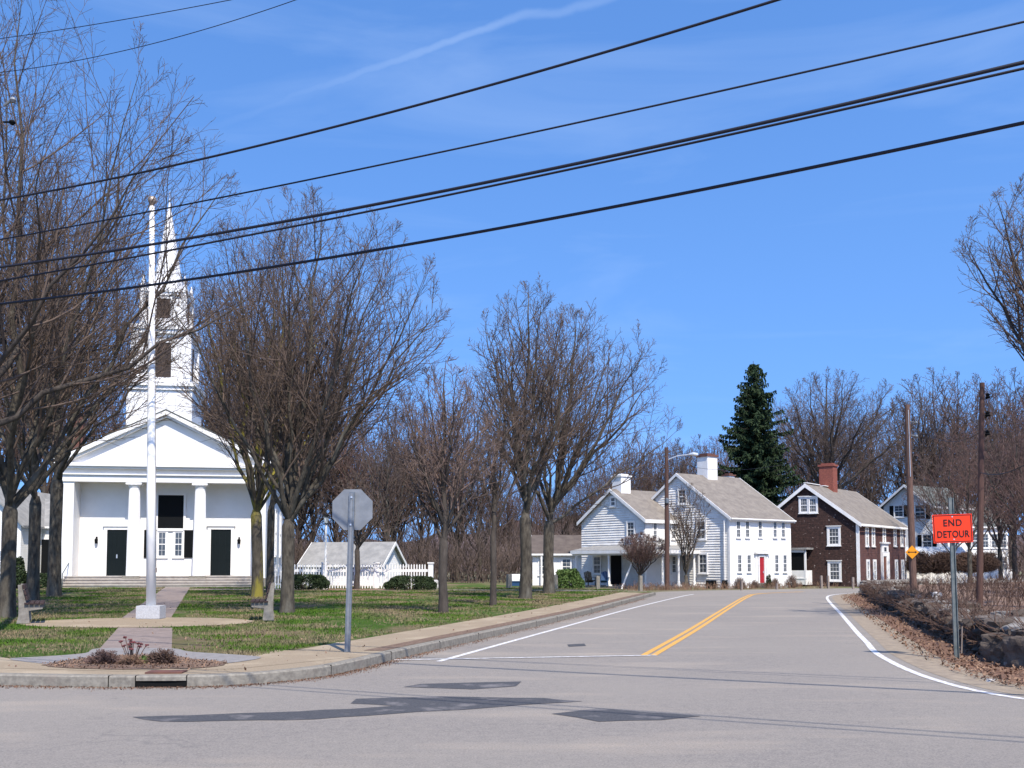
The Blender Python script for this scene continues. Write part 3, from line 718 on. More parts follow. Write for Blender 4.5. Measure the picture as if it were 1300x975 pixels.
sp = MB(); sp.lathe((sx, SYc, z4), [(w3*1.12, 0), (w3*1.05, .25), (w3, .4), (.03, z5-z4)], 8); spire = sp.build('spire', 'church_paint', church)
MB().tube([(sx, SYc, z5-.3), (sx, SYc, z5+.7)], .035, 6).lathe((sx, SYc, z5-.02), [(.02, 0), (.12, .1), (.02, .22)], 8).build('finial', 'aluminium', spire)
for (w_, za, zt, hw, par) in ((w1, zz(482), zz(436), .62, belfry), (w2, zz(403), zz(379), .43, lantern)):
    for ax, nr in ((XA, -YA), (YA, XA), (YA, -XA)):
        O = Vector((sx, SYc, 0)) + nr*w_; m = MB(); m.obox(O, ax, nr, Z, (-hw, hw), (.004, .03), (za, zt))
        lo = m.build('louvre', 'louvre', par); fm = MB()
        fm.obox(O, ax, nr, Z, (-hw-.14, -hw), (0, .08), (za-.1, zt+.14)); fm.obox(O, ax, nr, Z, (hw, hw+.14), (0, .08), (za-.1, zt+.14)); fm.obox(O, ax, nr, Z, (-hw, hw), (0, .08), (zt, zt+.14))
        fm.build('louvre_frame', 'church_paint', lo)

# parsonage / hall to the left of the church
hall = thing('church_hall', 'white building with grey roof standing left of the church behind the maples', 'building', (xat(-95, 69), 69, 0), 0)
gable_house(hall, xat(76, 69)-xat(-95, 69), 9, hz(668, 69), hz(634, 72), 'white_wall', 'roof_grey')
MB().box(xat(46,69)-xat(-95,69), xat(65,69)-xat(-95,69), -.05, .01, 0, hz(685, 69)).build('door', 'black_paint', hall)
for px in (-50, 8): window(hall, (xat(px,69)-xat(-95,69), 0, 1.2), XA, -YA, .9, 1.5)
hall2 = thing('white_house', 'white gable-ended house at the far left edge behind the maple trunks', 'house', (xat(-70, 66), 66, 0), 0)
MB().prism([(0,0,-.2),(5.0,0,-.2),(5.0,0,4.1),(2.5,0,6.6),(0,0,4.1)], (0, 9, 0)).build('wall', 'white_wall', hall2)
r = MB(); r.prism([(-.3,-.3,3.95),(2.5,-.3,6.7),(2.5,-.3,6.85),(-.3,-.3,4.1)], (0, 9.6, 0)); r.prism([(5.3,-.3,3.95),(2.5,-.3,6.7),(2.5,-.3,6.85),(5.3,-.3,4.1)], (0, 9.6, 0)); r.build('roof', 'roof_grey', hall2)
for x in (1.3, 3.7): window(hall2, (x, 0, 1.0), XA, -YA, .8, 1.4)
window(hall2, (2.5, 0, 3.8), XA, -YA, .8, 1.2)

# ------------------------------------------------------------------ white farmhouse (main block + ell + porch)
d = Vector((.79, .61, 0)).normalized(); ang = math.atan2(d.y, d.x)
A = Vector((14.0, 64.0, 0)); LW, WW, EV, RG = 6.3, 8.9, 4.55, 7.6
wh = thing('farmhouse', 'large white colonial farmhouse with red front door and white chimneys beside the road bend', 'house', A, ang)
Rz = Matrix.Rotation(-ang, 3, 'Z')
def loc(px, plane, py=700):        # local x (or y) on facade plane y=0 / gable plane x=0 seen at image column px
    rr = ray(px, py); o = Rz @ (Vector((0, 0, EYE)) - A); v = Rz @ rr
    if plane == 'f': t = (0 - o.y)/v.y; q = o + v*t; return q.x
    t = (0 - o.x)/v.x; q = o + v*t; return q.y
def locz(px, py, plane):
    rr = ray(px, py); o = Rz @ (Vector((0, 0, EYE)) - A); v = Rz @ rr
    t = (-o.y/v.y) if plane == 'f' else (-o.x/v.x); return (o + v*t).z
roof = gable_house(wh, LW, WW, EV, RG, 'white_clapboard', 'roof_tan', over=.22)
MB().box(0.02, LW-.02, -.03, -.002, -.2, EV-.1).build('front_wall', 'white_wall', wh)
def clapboards(parent, x, y0, W, eave, ridge, pitch=.165, name='clapboards', m='white_clapboard'):
    c = MB(); z = -.1; rg = random.Random(3)
    while z < ridge-.12:
        zt = z+pitch
        def ext(zz): f = 0 if zz <= eave else (zz-eave)/(ridge-eave); return y0+W/2*f, y0+W-W/2*f
        a0, a1 = ext(z); b0, b1 = ext(min(zt, ridge-.01)); o = .034+rg.uniform(-.004, .006); zb = z+rg.uniform(-.006, .006)
        c.add([(x-o, a0, zb), (x-o, a1, zb), (x-.004, b1, zt), (x-.004, b0, zt), (x-.001, a0, zb), (x-.001, a1, zb)], [(0,3,2,1), (0,1,5,4)])
        z = zt
    return c.build(name, m, parent)
clapboards(wh, 0, 0, WW, EV, RG)
corner_boards(wh, [(-.02, 0)], EV-.1)
chimney(roof, 3.0, WW/2, 1.02, .95, RG-1.0, 9.0, 'white_paint', 'brick_dark', cap=.14)
chimney(roof, LW+.4, WW/2+1.2, .6, .6, RG-1.5, RG+.35, 'white_paint', 'brick_dark', cap=.1)
FY = -.03
for px in (937, 948.5, 964.7, 983.5, 994):
    x = loc(px, 'f'); zt, zb = locz(px, 662, 'f'), locz(px, 682, 'f'); window(wh, (x, FY, zb), XA, -YA, .34, zt-zb, 2, 4, trim=.05, mun=.010, sash=.02)
for px in (938, 950, 985, 995.5):
    x = loc(px, 'f'); zt, zb = locz(px, 705, 'f'), locz(px, 726, 'f'); window(wh, (x, FY, zb), XA, -YA, .34, zt-zb, 2, 4, trim=.05, mun=.010, sash=.02)
dx_ = loc(965.5, 'f'); dz0, dz1 = .3, locz(965.5, 707, 'f')
dr = door(wh, dx_, FY, dz0, .50, dz1-dz0, 'red_door', 'white_paint', leaf=1, tr=.12, cap=0)
pm = MB(); zt = locz(965.5, 703, 'f'); pm.box(dx_-.75, dx_+.75, FY-.22, FY, zt, zt+.12); pm.prism([(dx_-.75, FY-.2, zt+.12), (dx_+.75, FY-.2, zt+.12), (dx_, FY-.2, zt+.85)], (0, .2, 0))
pm.prism([(dx_-.42, FY-.225, zt+.2), (dx_+.42, FY-.225, zt+.2), (dx_, FY-.225, zt+.62)], (0, .02, 0)); pm.box(dx_-.62, dx_-.46, FY-.08, FY, dz0, zt); pm.box(dx_+.46, dx_+.62, FY-.08, FY, dz0, zt)
pm.build('door_pediment', 'white_paint', wh)
MB().box(dx_-.6, dx_+.6, -1.1, FY-.005, -.1, .28).box(dx_-.8, dx_+.8, -1.5, -1.1, -.1, .13).build('door_step', 'granite', wh)
for px, pt, pb, w_ in ((867.5, 622, 639, .62), (891, 662, 684, .70), (893, 704, 727, .62)):
    y = loc(px, 'g'); zt, zb = locz(px, pt, 'g'), locz(px, pb, 'g'); window(wh, (-.04, y, zb), -YA, -XA, w_, zt-zb, 2, 4, trim=.1)
MB().tube([(-.12, .35, EV-.2), (-.12, .35, .1)], .04, 6).tube([(-.2, -.31, EV-.10), (LW+.2, -.31, EV-.10)], .05, 6).build('gutter', 'white_paint', wh)
# ell: local box in front of the gable plane; x from -EL to 0, y from s0 to s0+EW
EL, EW, s0 = 3.05, 6.25, 4.6; EE, ER = 4.5, 6.55
ell = MB().prism([(-EL, s0, -.3), (-EL, s0+EW, -.3), (-EL, s0+EW, EE), (-EL, s0+EW/2, ER), (-EL, s0, EE)], (EL+1.5, 0, 0)).build('rear_wing', 'white_clapboard', wh)
clapboards(ell, -EL, s0, EW, EE, ER)
MB().box(-EL+.02, -.01, s0-.03, s0-.002, -.2, EE-.05).build('wing_front_wall', 'white_wall', ell)
r = MB()
for y0, s in ((s0, -1), (s0+EW, 1)):
    k = (ER-EE)/(EW/2); ye = y0+s*.25; ze = EE-k*.25
    r.prism([(-EL-.2, ye, ze+.03), (-EL-.2, s0+EW/2, ER+.03), (-EL-.2, s0+EW/2, ER+.15), (-EL-.2, ye, ze+.15)], (EL+1.7, 0, 0))
r.build('wing_roof', 'roof_tan', ell)
r = MB()
for y0, s in ((s0, -1), (s0+EW, 1)):
    k = (ER-EE)/(EW/2); ye = y0+s*.27; ze = EE-k*.25
    r.prism([(-EL-.245, ye, ze+.16), (-EL-.245, s0+EW/2, ER+.16), (-EL-.245, s0+EW/2, ER-.08), (-EL-.245, ye, ze-.08)], (.04, 0, 0))
    if s < 0: r.box(-EL-.2, 0, ye-.03, ye-.003, ze-.08, ze+.15)
r.build('wing_trim', 'white_paint', ell)
chimney(wh, -EL+.9, s0+EW/2, .9, .9, ER-.6, 7.55, 'white_paint', 'white_paint', cap=.1)
def ellpt(px, py, xx):       # on plane local x = xx
    rr = ray(px, py); o = Rz @ (Vector((0, 0, EYE)) - A); v = Rz @ rr; q = o + v*((xx-o.x)/v.x); return q.y, q.z
def ellpf(px, py, yy):
    rr = ray(px, py); o = Rz @ (Vector((0, 0, EYE)) - A); v = Rz @ rr; q = o + v*((yy-o.y)/v.y); return q.x, q.z
y, zb = ellpt(801.5, 681, -EL); _, zt = ellpt(801.5, 663, -EL); window(ell, (-EL-.04, y, zb), -YA, -XA, .62, zt-zb)
y, zb = ellpt(779, 642, -EL); window(ell, (-EL-.04, y, zb), -YA, -XA, .4, .55, 2, 2)
x, zb = ellpf(854.5, 684, s0); window(ell, (min(x, -.35), s0-.032, zb), XA, -YA, .36, 1.15, 2, 4, trim=.06)
x, zb = ellpf(831, 684, s0); window(ell, (x, s0-.032, zb), XA, -YA, .34, 1.15, 2, 4, trim=.06)
x, zb = ellpf(856, 727, s0); window(ell, (min(x, -.35), s0-.032, zb), XA, -YA, .36, 1.1, 2, 4, trim=.06)
MB().obox((-EL-.04, s0+2.7, 0), -YA, -XA, Z, (-.5, .5), (.002, .04), (.15, 2.2)).build('door', 'black_paint', ell)
y, zb = ellpt(765, 731, -EL); window(ell, (-EL-.04, s0+4.6, .9), -YA, -XA, .7, 1.15)
# wrap-around porch
po = 1.8; px0, py0 = -EL-po, s0-po; pe = py0+6.7+.2
pr = MB(); zl, zh = 2.28, 2.62
pr.prism([(px0-.25, py0-.25, zl+.2), (0, py0-.25, zl+.2), (0, s0-.03, zh+.15), (-EL-.0, s0-.03, zh+.15), (-EL, pe, zh+.15), (px0-.25, pe, zl+.2)], (0, 0, .001)) if False else None
v = [(px0-.25, py0-.25, zl+.18), (-.01, py0-.25, zl+.18), (-.01, s0-.035, zh+.2), (-EL-.005, s0-.035, zh+.2), (-EL-.005, pe, zh+.2), (px0-.25, pe, zl+.18)]
vb = [(a_, b1, zl+.08) for a_, b1, c_ in v]
pr.add(v + vb, [(0,1,2,3), (0,3,4,5), (6,9,8,7), (6,11,10,9), (0,6,7,1), (5,11,6,0), (4,10,11,5), (1,7,8,2)])
porch_roof = pr.build('porch_roof', 'roof_grey', wh)
fa = MB(); fa.box(px0-.26, -.02, py0-.29, py0-.252, zl-.05, zl+.16); fa.box(px0-.29, px0-.252, py0-.29, pe, zl-.05, zl+.16); fa.box(px0-.1, -.02, py0-.1, py0+.1, zl-.16, zl+.07); fa.box(px0-.1, px0+.1, py0+.1, pe, zl-.16, zl+.07)
fa.build('porch_fascia', 'white_paint', wh)
posts = [(px0, py0)] + [(px0 + t_, py0) for t_ in (1.55, 3.05, 4.55)] + [(px0, py0+t_) for t_ in (3.35, 6.6)]
for x, y in posts:
    MB().lathe((x, y, .12), [(.10, 0), (.10, .25), (.075, .32), (.085, 1.0), (.07, 1.75), (.09, 1.8), (.09, zl-.28)], 12).box(x-.14, x+.14, y-.14, y+.14, .1, .2).build('porch_post', 'white_paint', wh)
MB().box(px0-.2, -.01, py0-.2, s0-.04, -.15, .1).box(px0-.2, -EL-.01, s0-.04, pe, -.15, .1).build('porch_floor', 'concrete', wh)
# low rear annexe
an = thing('annexe', 'low white annexe with brown roof at the left end of the farmhouse', 'building', (xat(676, 72.5), 72.5, 0), R(-3))
AL = xat(745, 72)-xat(676, 72.5)
gable_house(an, AL, 5, 2.35, 3.6, 'white_wall', 'roof_brown', over=.3)
for px in (690, 719): window(an, (xat(px, 72.5)-xat(676, 72.5), 0, .8), XA, -YA, .6, 1.1)
MB().box(.6, .72, -.3, -.18, 0, 2.2).build('downpipe', 'white_paint', an)

# ------------------------------------------------------------------ brown shingled house
d2 = Vector((.62, .78, 0)).normalized(); ang2 = math.atan2(d2.y, d2.x)
A2 = Vector((23.7, 68.0, 0)); L2, W2, E2, R2_ = 10.0, 7.4, 4.35, 7.1
bh = thing('shingled_house', 'dark brown shingled house with white window frames and red brick chimney', 'house', A2, ang2)
Rz2 = Matrix.Rotation(-ang2, 3, 'Z')
def h2(px, py, plane):
    rr = ray(px, py); o = Rz2 @ (Vector((0, 0, EYE)) - A2); v = Rz2 @ rr
    t = (-o.y/v.y) if plane == 'f' else (-o.x/v.x); q = o + v*t; return (q.x if plane == 'f' else q.y), q.z
roof2 = gable_house(bh, L2, W2, E2, R2_, 'shingle_brown', 'roof_tan', over=.2, fascia=.3)
MB().box(.02, L2-.02, -.03, -.002, -.2, E2-.1).build('front_wall', 'clapboard_red', bh)
corner_boards(bh, [(0, 0), (L2-.14, -.02)], E2-.05, w=.2)
MB().tube([(-.1, -.36, E2-.2), (L2+.2, -.36, E2-.2)], .06, 6).build('gutter', 'white_paint', bh)
cy_, cz_ = h2(1057, 600, 'g'); chx = 4.3
chimney(roof2, chx, W2/2, .85, 1.05, R2_-.9, 8.75, 'brick', 'brick', cap=.14, pots=0)
MB().box(chx-1.2, chx+1.4, W2/2-.16, W2/2+.16, R2_+.14, R2_+.19).box(-.1, 2.4, W2/2-.12, W2/2+.12, R2_+.15, R2_+.2).build('flashing', 'white_paint', roof2)
for px in (1099.5, 1107.5, 1121.3, 1135, 1143.5):
    x, zt = h2(px, 670, 'f'); _, zb = h2(px, 692, 'f'); window(bh, (x, -.03, zb), XA, -YA, .34, zt-zb, 2, 4, trim=.15, sash=.02, mun=.010)
for px in (1101, 1109.5, 1137, 1145):
    x, zt = h2(px, 713, 'f'); _, zb = h2(px, 735, 'f'); window(bh, (x, -.03, zb), XA, -YA, .34, zt-zb, 2, 4, trim=.15, sash=.02, mun=.010)
x, _ = h2(1122, 720, 'f')
door(bh, x, -.03, .25, .75, 1.85, 'brown_door', 'white_paint', leaf=1, tr=.3, cap=0)
pm = MB(); pm.box(x-.72, x+.72, -.14, -.03, 2.4, 3.0); pm.box(x-.85, x+.85, -.24, -.03, 3.0, 3.12)
pm.box(x-.72, x-.6, -.2, -.03, .1, 2.4); pm.box(x+.6, x+.72, -.2, -.03, .1, 2.4); pm.build('door_surround', 'white_paint', bh)
MB().box(x-.25, x+.25, -.146, -.141, 2.45, 2.75).build('fanlight', 'glass', bh)
MB().box(x-.8, x+.8, -1.0, -.035, -.1, .22).build('door_step', 'granite', bh)
for px, pt, pb, w_ in ((1058.5, 671, 691, .66), (1059.5, 715, 736, .66)):
    y, zt = h2(px, pt, 'g'); _, zb = h2(px, pb, 'g'); window(bh, (0, y, zb), -YA, -XA, w_, zt-zb, 3, 4, trim=.15, cap=.05)
for px in (1020.5, 1031.8):
    y, zt = h2(px, 633, 'g'); _, zb = h2(px, 650, 'g'); window(bh, (0, y, zb), -YA, -XA, .48, zt-zb, 3, 4, trim=.13, cap=.05)
# white side porch on the gable
y0_, _ = h2(1031, 720, 'g'); pc = MB()
ys0, ys1 = y0_, y0_+2.3
P1 = MB(); P1.box(-1.25, -.02, ys0-.12, ys1+.2, 2.55, 2.68); P1.build('side_porch_roof', 'roof_grey', bh)
P2 = MB()
for yy in (ys0, ys0+1.1, ys1-.1): P2.box(-1.12, -1.0, yy, yy+.12, .1, 2.548)
P2.box(-1.1, -1.02, ys0+.12, ys1-.1, .12, 1.1); P2.box(-1.12, -1.0, ys0, ys1, 2.35, 2.55); P2.box(-1.0, -.02, ys0, ys0+.06, .1, 1.1); P2.box(-1.13, -.99, ys0-.02, ys1, .5, .58)
P2.build('side_porch_frame', 'white_paint', bh)
P3 = MB(); P3.box(-1.06, -1.04, ys0+.12, ys0+1.1, 1.1, 2.35); P3.box(-1.06, -1.04, ys0+1.22, ys1-.1, 1.1, 2.35); P3.build('porch_screen', 'black_paint', bh)

# ------------------------------------------------------------------ further white houses, right
d3 = Vector((.80, .60, 0)).normalized(); ang3 = math.atan2(d3.y, d3.x)
G0 = Vector((xat(1184, 84), 84, 0)); fh = thing('white_house', 'white house with grey roof and dark shutters behind the brown house', 'house', G0, ang3)
Rz3 = Matrix.Rotation(-ang3, 3, 'Z')
def h3(px, py, plane='g'):
    rr = ray(px, py); o = Rz3 @ (Vector((0, 0, EYE)) - G0); v = Rz3 @ rr
    t = (-o.y/v.y) if plane == 'f' else (-o.x/v.x); q = o + v*t; return (q.x if plane == 'f' else q.y), q.z
W3 = h3(1122, 660)[0]; E3 = h3(1123, 643)[1]; R3 = h3(1152, 617)[1]
gable_house(fh, h3(1242, 680, 'f')[0]*.8, W3, E3, R3, 'grey_clapboard', 'roof_slate', over=.4, rake=.4)
def shut(parent, y, z, w, h):
    window(parent, (0, y, z), -YA, -XA, w, h, 2, 4, trim=.08)
    for s in (-1, 1): MB().box(-.06, -.004, y+s*(w/2+.28)-.18, y+s*(w/2+.28)+.18, z-.02, z+h+.02).build('shutter', 'black_paint', parent)
for px, pt, pb, w_ in ((1141, 642, 656, .8), (1168, 641, 659, .9), (1177, 679, 696, .8)):
    y, zt = h3(px, pt); _, zb = h3(px, pb); shut(fh, y, zb, w_, zt-zb)
for px in (1200, 1215, 1230):
    x, zt = h3(px, 679, 'f'); _, zb = h3(px, 696, 'f'); window(fh, (x, 0, zb), XA, -YA, .7, zt-zb, 2, 4)
lt = thing('lean_to', 'low white lean-to with pale metal roof below the shuttered windows', 'outbuilding', (xat(1162, 80), 80, 0), 0)
lw = xat(1234, 80)-xat(1162, 80); MB().box(0, lw, 0, 2.2, -.3, hz(715, 80)).build('wall', 'white_wall', lt)
MB().prism([(-.2, -.3, hz(716, 80)), (-.2, 2.3, hz(694, 82)), (-.2, 2.3, hz(697, 82))], (lw+.4, 0, 0)).build('roof', 'roof_metal', lt)
G1 = Vector((xat(1228, 96), 96, 0)); f2 = thing('white_house', 'white house with many small windows glimpsed through the trees at far right', 'house', G1, 0)
gable_house(f2, xat(1280, 96)-G1.x, 7, hz(668, 96), hz(645, 99), 'white_wall', 'roof_slate')
for px in (1238, 1251, 1263, 1274):
    for zz0 in (.9, 3.1): window(f2, (xat(px, 96)-G1.x, 0, zz0), XA, -YA, .6, 1.3)
MB().box(0, xat(1280, 96)-G1.x, -.8, -.5, -.2, 1.0).build('porch_wall', 'white_paint', f2)

# ------------------------------------------------------------------ garage, fence
GA = Vector((xat(393, 68), 66, 0)); ga = thing('garage', 'white garage with pale grey roof behind the picket fence', 'garage', GA, R(-16))
gl = 5.6; mbx = gable_house(ga, gl, 3.4, 1.62, 2.9, 'white_wall', 'roof_grey', over=.3, rake=.25)
MB().box(gl+.002, gl+.04, .7, 2.4, 0, 1.55).build('garage_door', 'white_paint', ga)
MB().box(1.0, 1.6, -.04, -.002, .5, 1.3).box(3.2, 3.8, -.04, -.002, .5, 1.3).build('window', 'glass', ga)
FYd = 57.0; fx0, fx1 = xat(346, FYd), xat(547, FYd)
fe = thing('picket_fence', 'white picket fence with square end posts beyond the green', 'fence', (fx0, FYd, 0))
FLn = fx1-fx0; fe_h = hz(716, FYd)
m = MB(); x = .2
while x < FLn-.2:
    if not (abs(x) < .12): m.add([(x-.035,-.02,.12),(x+.035,-.02,.12),(x+.035,-.02,fe_h-.06),(x,-.02,fe_h),(x-.035,-.02,fe_h-.06),(x-.035,.0,.12),(x+.035,.0,.12),(x+.035,.0,fe_h-.06),(x,.0,fe_h),(x-.035,.0,fe_h-.06)],
        [(0,1,2,3,4),(9,8,7,6,5),(0,5,6,1),(1,6,7,2),(2,7,8,3),(3,8,9,4),(4,9,5,0)])
    x += .155
m.build('pickets', 'white_paint', fe)
MB().box(0, FLn, .002, .05, .35, .45).box(0, FLn, .002, .05, fe_h-.45, fe_h-.30).build('rail', 'white_paint', fe)
for x in (0, FLn*.33, FLn*.66, FLn):
    MB().box(x-.14, x+.14, -.1, .18, 0, fe_h+.02).box(x-.18, x+.18, -.14, .22, fe_h+.02, fe_h+.10).build('fence_post', 'white_paint', fe)
# ------------------------------------------------------------------ flagpole, benches, lamp
b0 = G(187, 786, .157)
fp = thing('flagpole', 'tall white flagpole on a granite block in front of the church', 'flagpole', (b0.x, b0.y+.25, .157))
MB().box(-.31, .31, -.24, .24, 0, .34).build('base_block', 'granite_block', fp, bevel=.012)
FPH = hz(262, b0.y+.25) - .157
lean = xat(193, b0.y+.25, 262) - b0.x
MB().tube([(0,0,.335), (lean*.3,0,FPH*.3), (lean*.6,0,FPH*.6), (lean,0,FPH)], [.125,.115,.095,.062], 20).build('pole', 'flagpole_white', fp, smooth=True)
MB().lathe((lean,0,FPH), [(.05,0),(.05,.06),(.08,.07)], 12).lathe((lean,0,FPH+.06), [(.02,0),(.09,.03),(.12,.11),(.09,.19),(.02,.22)], 14).build('ball', 'ball_bronze', fp, smooth=True)
MB().tube([(.115,0,1.3),(lean*.6+.1,-.0,FPH*.6),(lean+.07,0,FPH-.15)], .006, 4).box(.09,.13,-.02,.02,1.2,1.32).build('halyard', 'post_wood', fp)
def bench(label, x, y, s, deg):
    """s=+1 seat looks towards +x; concrete ends, dark timber slats"""
    t = thing('park_bench', label, 'bench', (x, y, .157), R(deg), 'benches beside the flagpole')
    Lb = 1.45
    for yy in (0, Lb):
        m = MB()
        prof = [(-.16,0),(.13,0),(.10,.30),(.40,.34),(.42,.44),(.06,.46),(-.06,.92),(-.15,.93),(-.12,.45),(-.12,.2)]
        m.prism([(s*a, yy, b) for a, b in prof], (0, .12, 0)); o = m.build('bench_end', 'concrete', t, bevel=.008)
    m = MB()
    for k in range(4): m.box(*sorted((s*(.0+.11*k), s*(.095+.11*k))), -.06, Lb+.18, .462, .50)
    m.build('seat', 'bench_wood', t)
    m = MB()
    for k in range(3):
        z0, z1 = .56+.13*k, .67+.13*k; f = lambda z: .065-.12*(z-.46)/.46
        m.prism([(s*f(z0), -.06, z0), (s*(f(z0)+.04), -.06, z0), (s*(f(z1)+.04), -.06, z1), (s*f(z1), -.06, z1)], (0, Lb+.24, 0))
    m.build('backrest', 'bench_wood', t)
bl = G(30, 792, .157); br = G(340, 788, .157)
bench('dark slatted bench with concrete ends left of the flagpole', bl.x, bl.y, 1, 24)
bench('dark slatted bench with concrete ends right of the flagpole', br.x, br.y, -1, 13)
lp_ = G(413, 748, .15); t = thing('street_lamp', 'slim white lamp post with black lantern near the hedges', 'street lamp', (lp_.x, lp_.y, .15))
lh = hz(650, lp_.y)-.15
MB().lathe((0,0,0), [(.17,0),(.15,.15),(.10,.35),(.085,.45),(.065,.5),(.055,lh-.75),(.08,lh-.72),(.05,lh-.66)], 12).build('pole', 'flagpole_white', t, smooth=False)
MB().lathe((0,0,lh-.66), [(.06,0),(.10,.04),(.15,.40)], 6).build('lamp_glass', 'lamp_glass', t)
MB().lathe((0,0,lh-.26), [(.20,0),(.17,.05),(.06,.18),(.02,.26)], 6).lathe((0,0,lh-.68), [(.09,0),(.09,.03)], 6).build('lamp_cap', 'black_paint', t)

# ------------------------------------------------------------------ signs
s0_ = G(441.5, 828, .15); t = thing('stop_sign', 'octagonal sign seen from its grey back on a galvanised post', 'road sign', (s0_.x, s0_.y, .14), R(-4))
zc = hz(647, s0_.y)-.14; oc = .335
dxs = xat(447.5, s0_.y, 640)-s0_.x
MB().prism([(dxs+oc/math.cos(math.pi/8)*math.cos(math.pi/8+k*math.pi/4), -.001, zc+oc/math.cos(math.pi/8)*math.sin(math.pi/8+k*math.pi/4)) for k in range(8)], (0, .004, 0)).build('sign_plate', 'sign_back', t)
pt = MB(); tp = hz(625, s0_.y)-.14
pt.obox((0,-.05,0), (1,0,0), (0,1,0), (dxs/tp,0,1), (-.045,.045), (0,.045), (0,tp)); pt.build('post', 'galvanised', t)
fl = MB(); fl.obox((0,-.052,0), (1,0,0), (0,1,0), (dxs/tp,0,1), (-.018,.018), (-.01,.0), (0.02,tp-.02)); fl.build('post_rib', 'sign_back', t)
bo = MB()
for zz_ in (zc-.25, zc+.2): bo.obox((dxs*zz_/tp,-.075,zz_), XA, YA, Z, (-.014,.014), (0,.02), (-.014,.014))
bo.build('bolt', 'aluminium', t)

def text_mesh(txt, size, m, parent, locv, rot, name='lettering', ext=.0015, bold=.0, space=1.0, sx=1.0):
    cu = bpy.data.curves.new(name, 'FONT'); cu.body = txt; cu.size = size; cu.align_x = 'CENTER'; cu.align_y = 'CENTER'; cu.extrude = ext; cu.offset = bold; cu.space_character = space
    tmp = bpy.data.objects.new('tmp', cu); col.objects.link(tmp)
    bpy.context.view_layer.update(); dg = bpy.context.evaluated_depsgraph_get()
    me = bpy.data.meshes.new_from_object(tmp.evaluated_get(dg)); bpy.data.objects.remove(tmp)
    me.materials.clear(); me.materials.append(M[m]); o = bpy.data.objects.new(name, me); link(o, parent)
    o.location = locv; o.rotation_euler = rot; o.scale = (sx, 1, 1); return o
e0 = G(1214.5, 838, 0); t = thing('road_sign', 'orange END DETOUR sign on a steel post before the stone wall', 'road sign', (e0.x, e0.y, 0), R(-3))
PW = 49*e0.y/F; PH = 36*e0.y/F; ex = xat(1208.5, e0.y, 671)-e0.x; ez = hz(671, e0.y)
tl = R(1.8)
board = MB().box(-PW/2, PW/2, -.004, 0, -PH/2, PH/2).build('sign_board', 'orange_sign', t, bevel=0); board.location = (ex, -.03, ez); board.rotation_euler = (0, -tl, 0)
bd = MB(); a_, c_ = PW/2-.012, PH/2-.012; k = .014
bd.box(-a_, a_, -.0065, -.0045, c_-k, c_); bd.box(-a_, a_, -.0065, -.0045, -c_, -c_+k); bd.box(-a_, -a_+k, -.0065, -.0045, -c_+k, c_-k); bd.box(a_-k, a_, -.0065, -.0045, -c_+k, c_-k)
bd.build('border', 'sign_black', board)
text_mesh('END', .158, 'sign_black', board, (.0, -.008, PH*.19), (R(90), 0, 0), bold=.003, space=1.12, sx=.92)
text_mesh('DETOUR', .158, 'sign_black', board, (.0, -.008, -PH*.21), (R(90), 0, 0), bold=.003, space=1.08, sx=.80)
MB().box(-.01,.01,-.012,-.0045,PH/2-.05,PH/2-.03).box(-.0,.02,-.012,-.0045,-PH/2+.045,-PH/2+.065).build('bolt', 'aluminium', board)
ptop = hz(632, e0.y); pm = MB(); k = (xat(1207, e0.y, 632)-e0.x)/ptop
pm.obox((0,0,0), XA, YA, (k,0,1), (-.04,.04), (0,.012), (0,ptop)); pm.obox((0,0,0), XA, YA, (k,0,1), (-.04,-.028), (-.025,.0), (0,ptop)); pm.obox((0,0,0), XA, YA, (k,0,1), (.028,.04), (-.025,.0), (0,ptop))
pm.build('post', 'post_steel', t)
m0 = G(1221, 834, 0); t = thing('marker_stake', 'short orange plastic stake beside the detour sign post', 'marker stake', (m0.x, m0.y+.25, 0), R(10))
MB().obox((0,0,0), XA, YA, (.02,0,1), (-.028,.028), (-.01,.01), (0,.50)).build('blade', 'orange_plastic', t)
MB().tube([(.12,.0,0),(.16,.02,.50)], .012, 5).build('peg', 'post_wood', t)

# ------------------------------------------------------------------ utility poles
def upole(label, px, pyb, pyt, z0, Y, r, m='pole_wood', pxt=None, grp='utility poles along the road'):
    b = P(px, pyb, Y); t = thing('utility_pole', label, 'utility pole', (b.x, Y, z0), 0, grp)
    H = hz(pyt, Y)-z0; dx = (xat(pxt, Y, pyt)-b.x) if pxt else 0
    MB().tube([(0,0,-.3),(dx*.5,0,H*.5),(dx,0,H)], [r, r*.9, r*.72], 12).build('pole', m, t)
    return t, H, dx
ta, H, dx = upole('brown utility pole with a street light arm in front of the white farmhouse', 847, 748, 568, 0, 60.5, .15, pxt=846)
al = hz(577, 60.5); xl = xat(887, 60.5)-xat(847, 60.5)
MB().tube([(dx,0,al-.35),(dx+xl*.35,0,al-.08),(dx+xl*.75,0,al)], .03, 6).build('arm', 'aluminium', ta)
MB().tube([(dx+xl*.72,0,al),(dx+xl*.85,0,al+.03),(dx+xl,0,al-.01)], [.06,.13,.10], 10).build('lamp_head', 'aluminium', ta)
MB().tube([(.17,.0,2.6),(.17,0,4.8)], .03, 6).lathe((.02,-.12,5.2), [(.05,0),(.12,.05),(.12,.3),(.03,.36)], 8).build('conduit', 'galvanised', ta)
tb, H, dx = upole('brown utility pole carrying a small yellow diamond sign', 1160, 757, 514, .4, 35.5, .125, 'pole_wood_light', 1151.5)
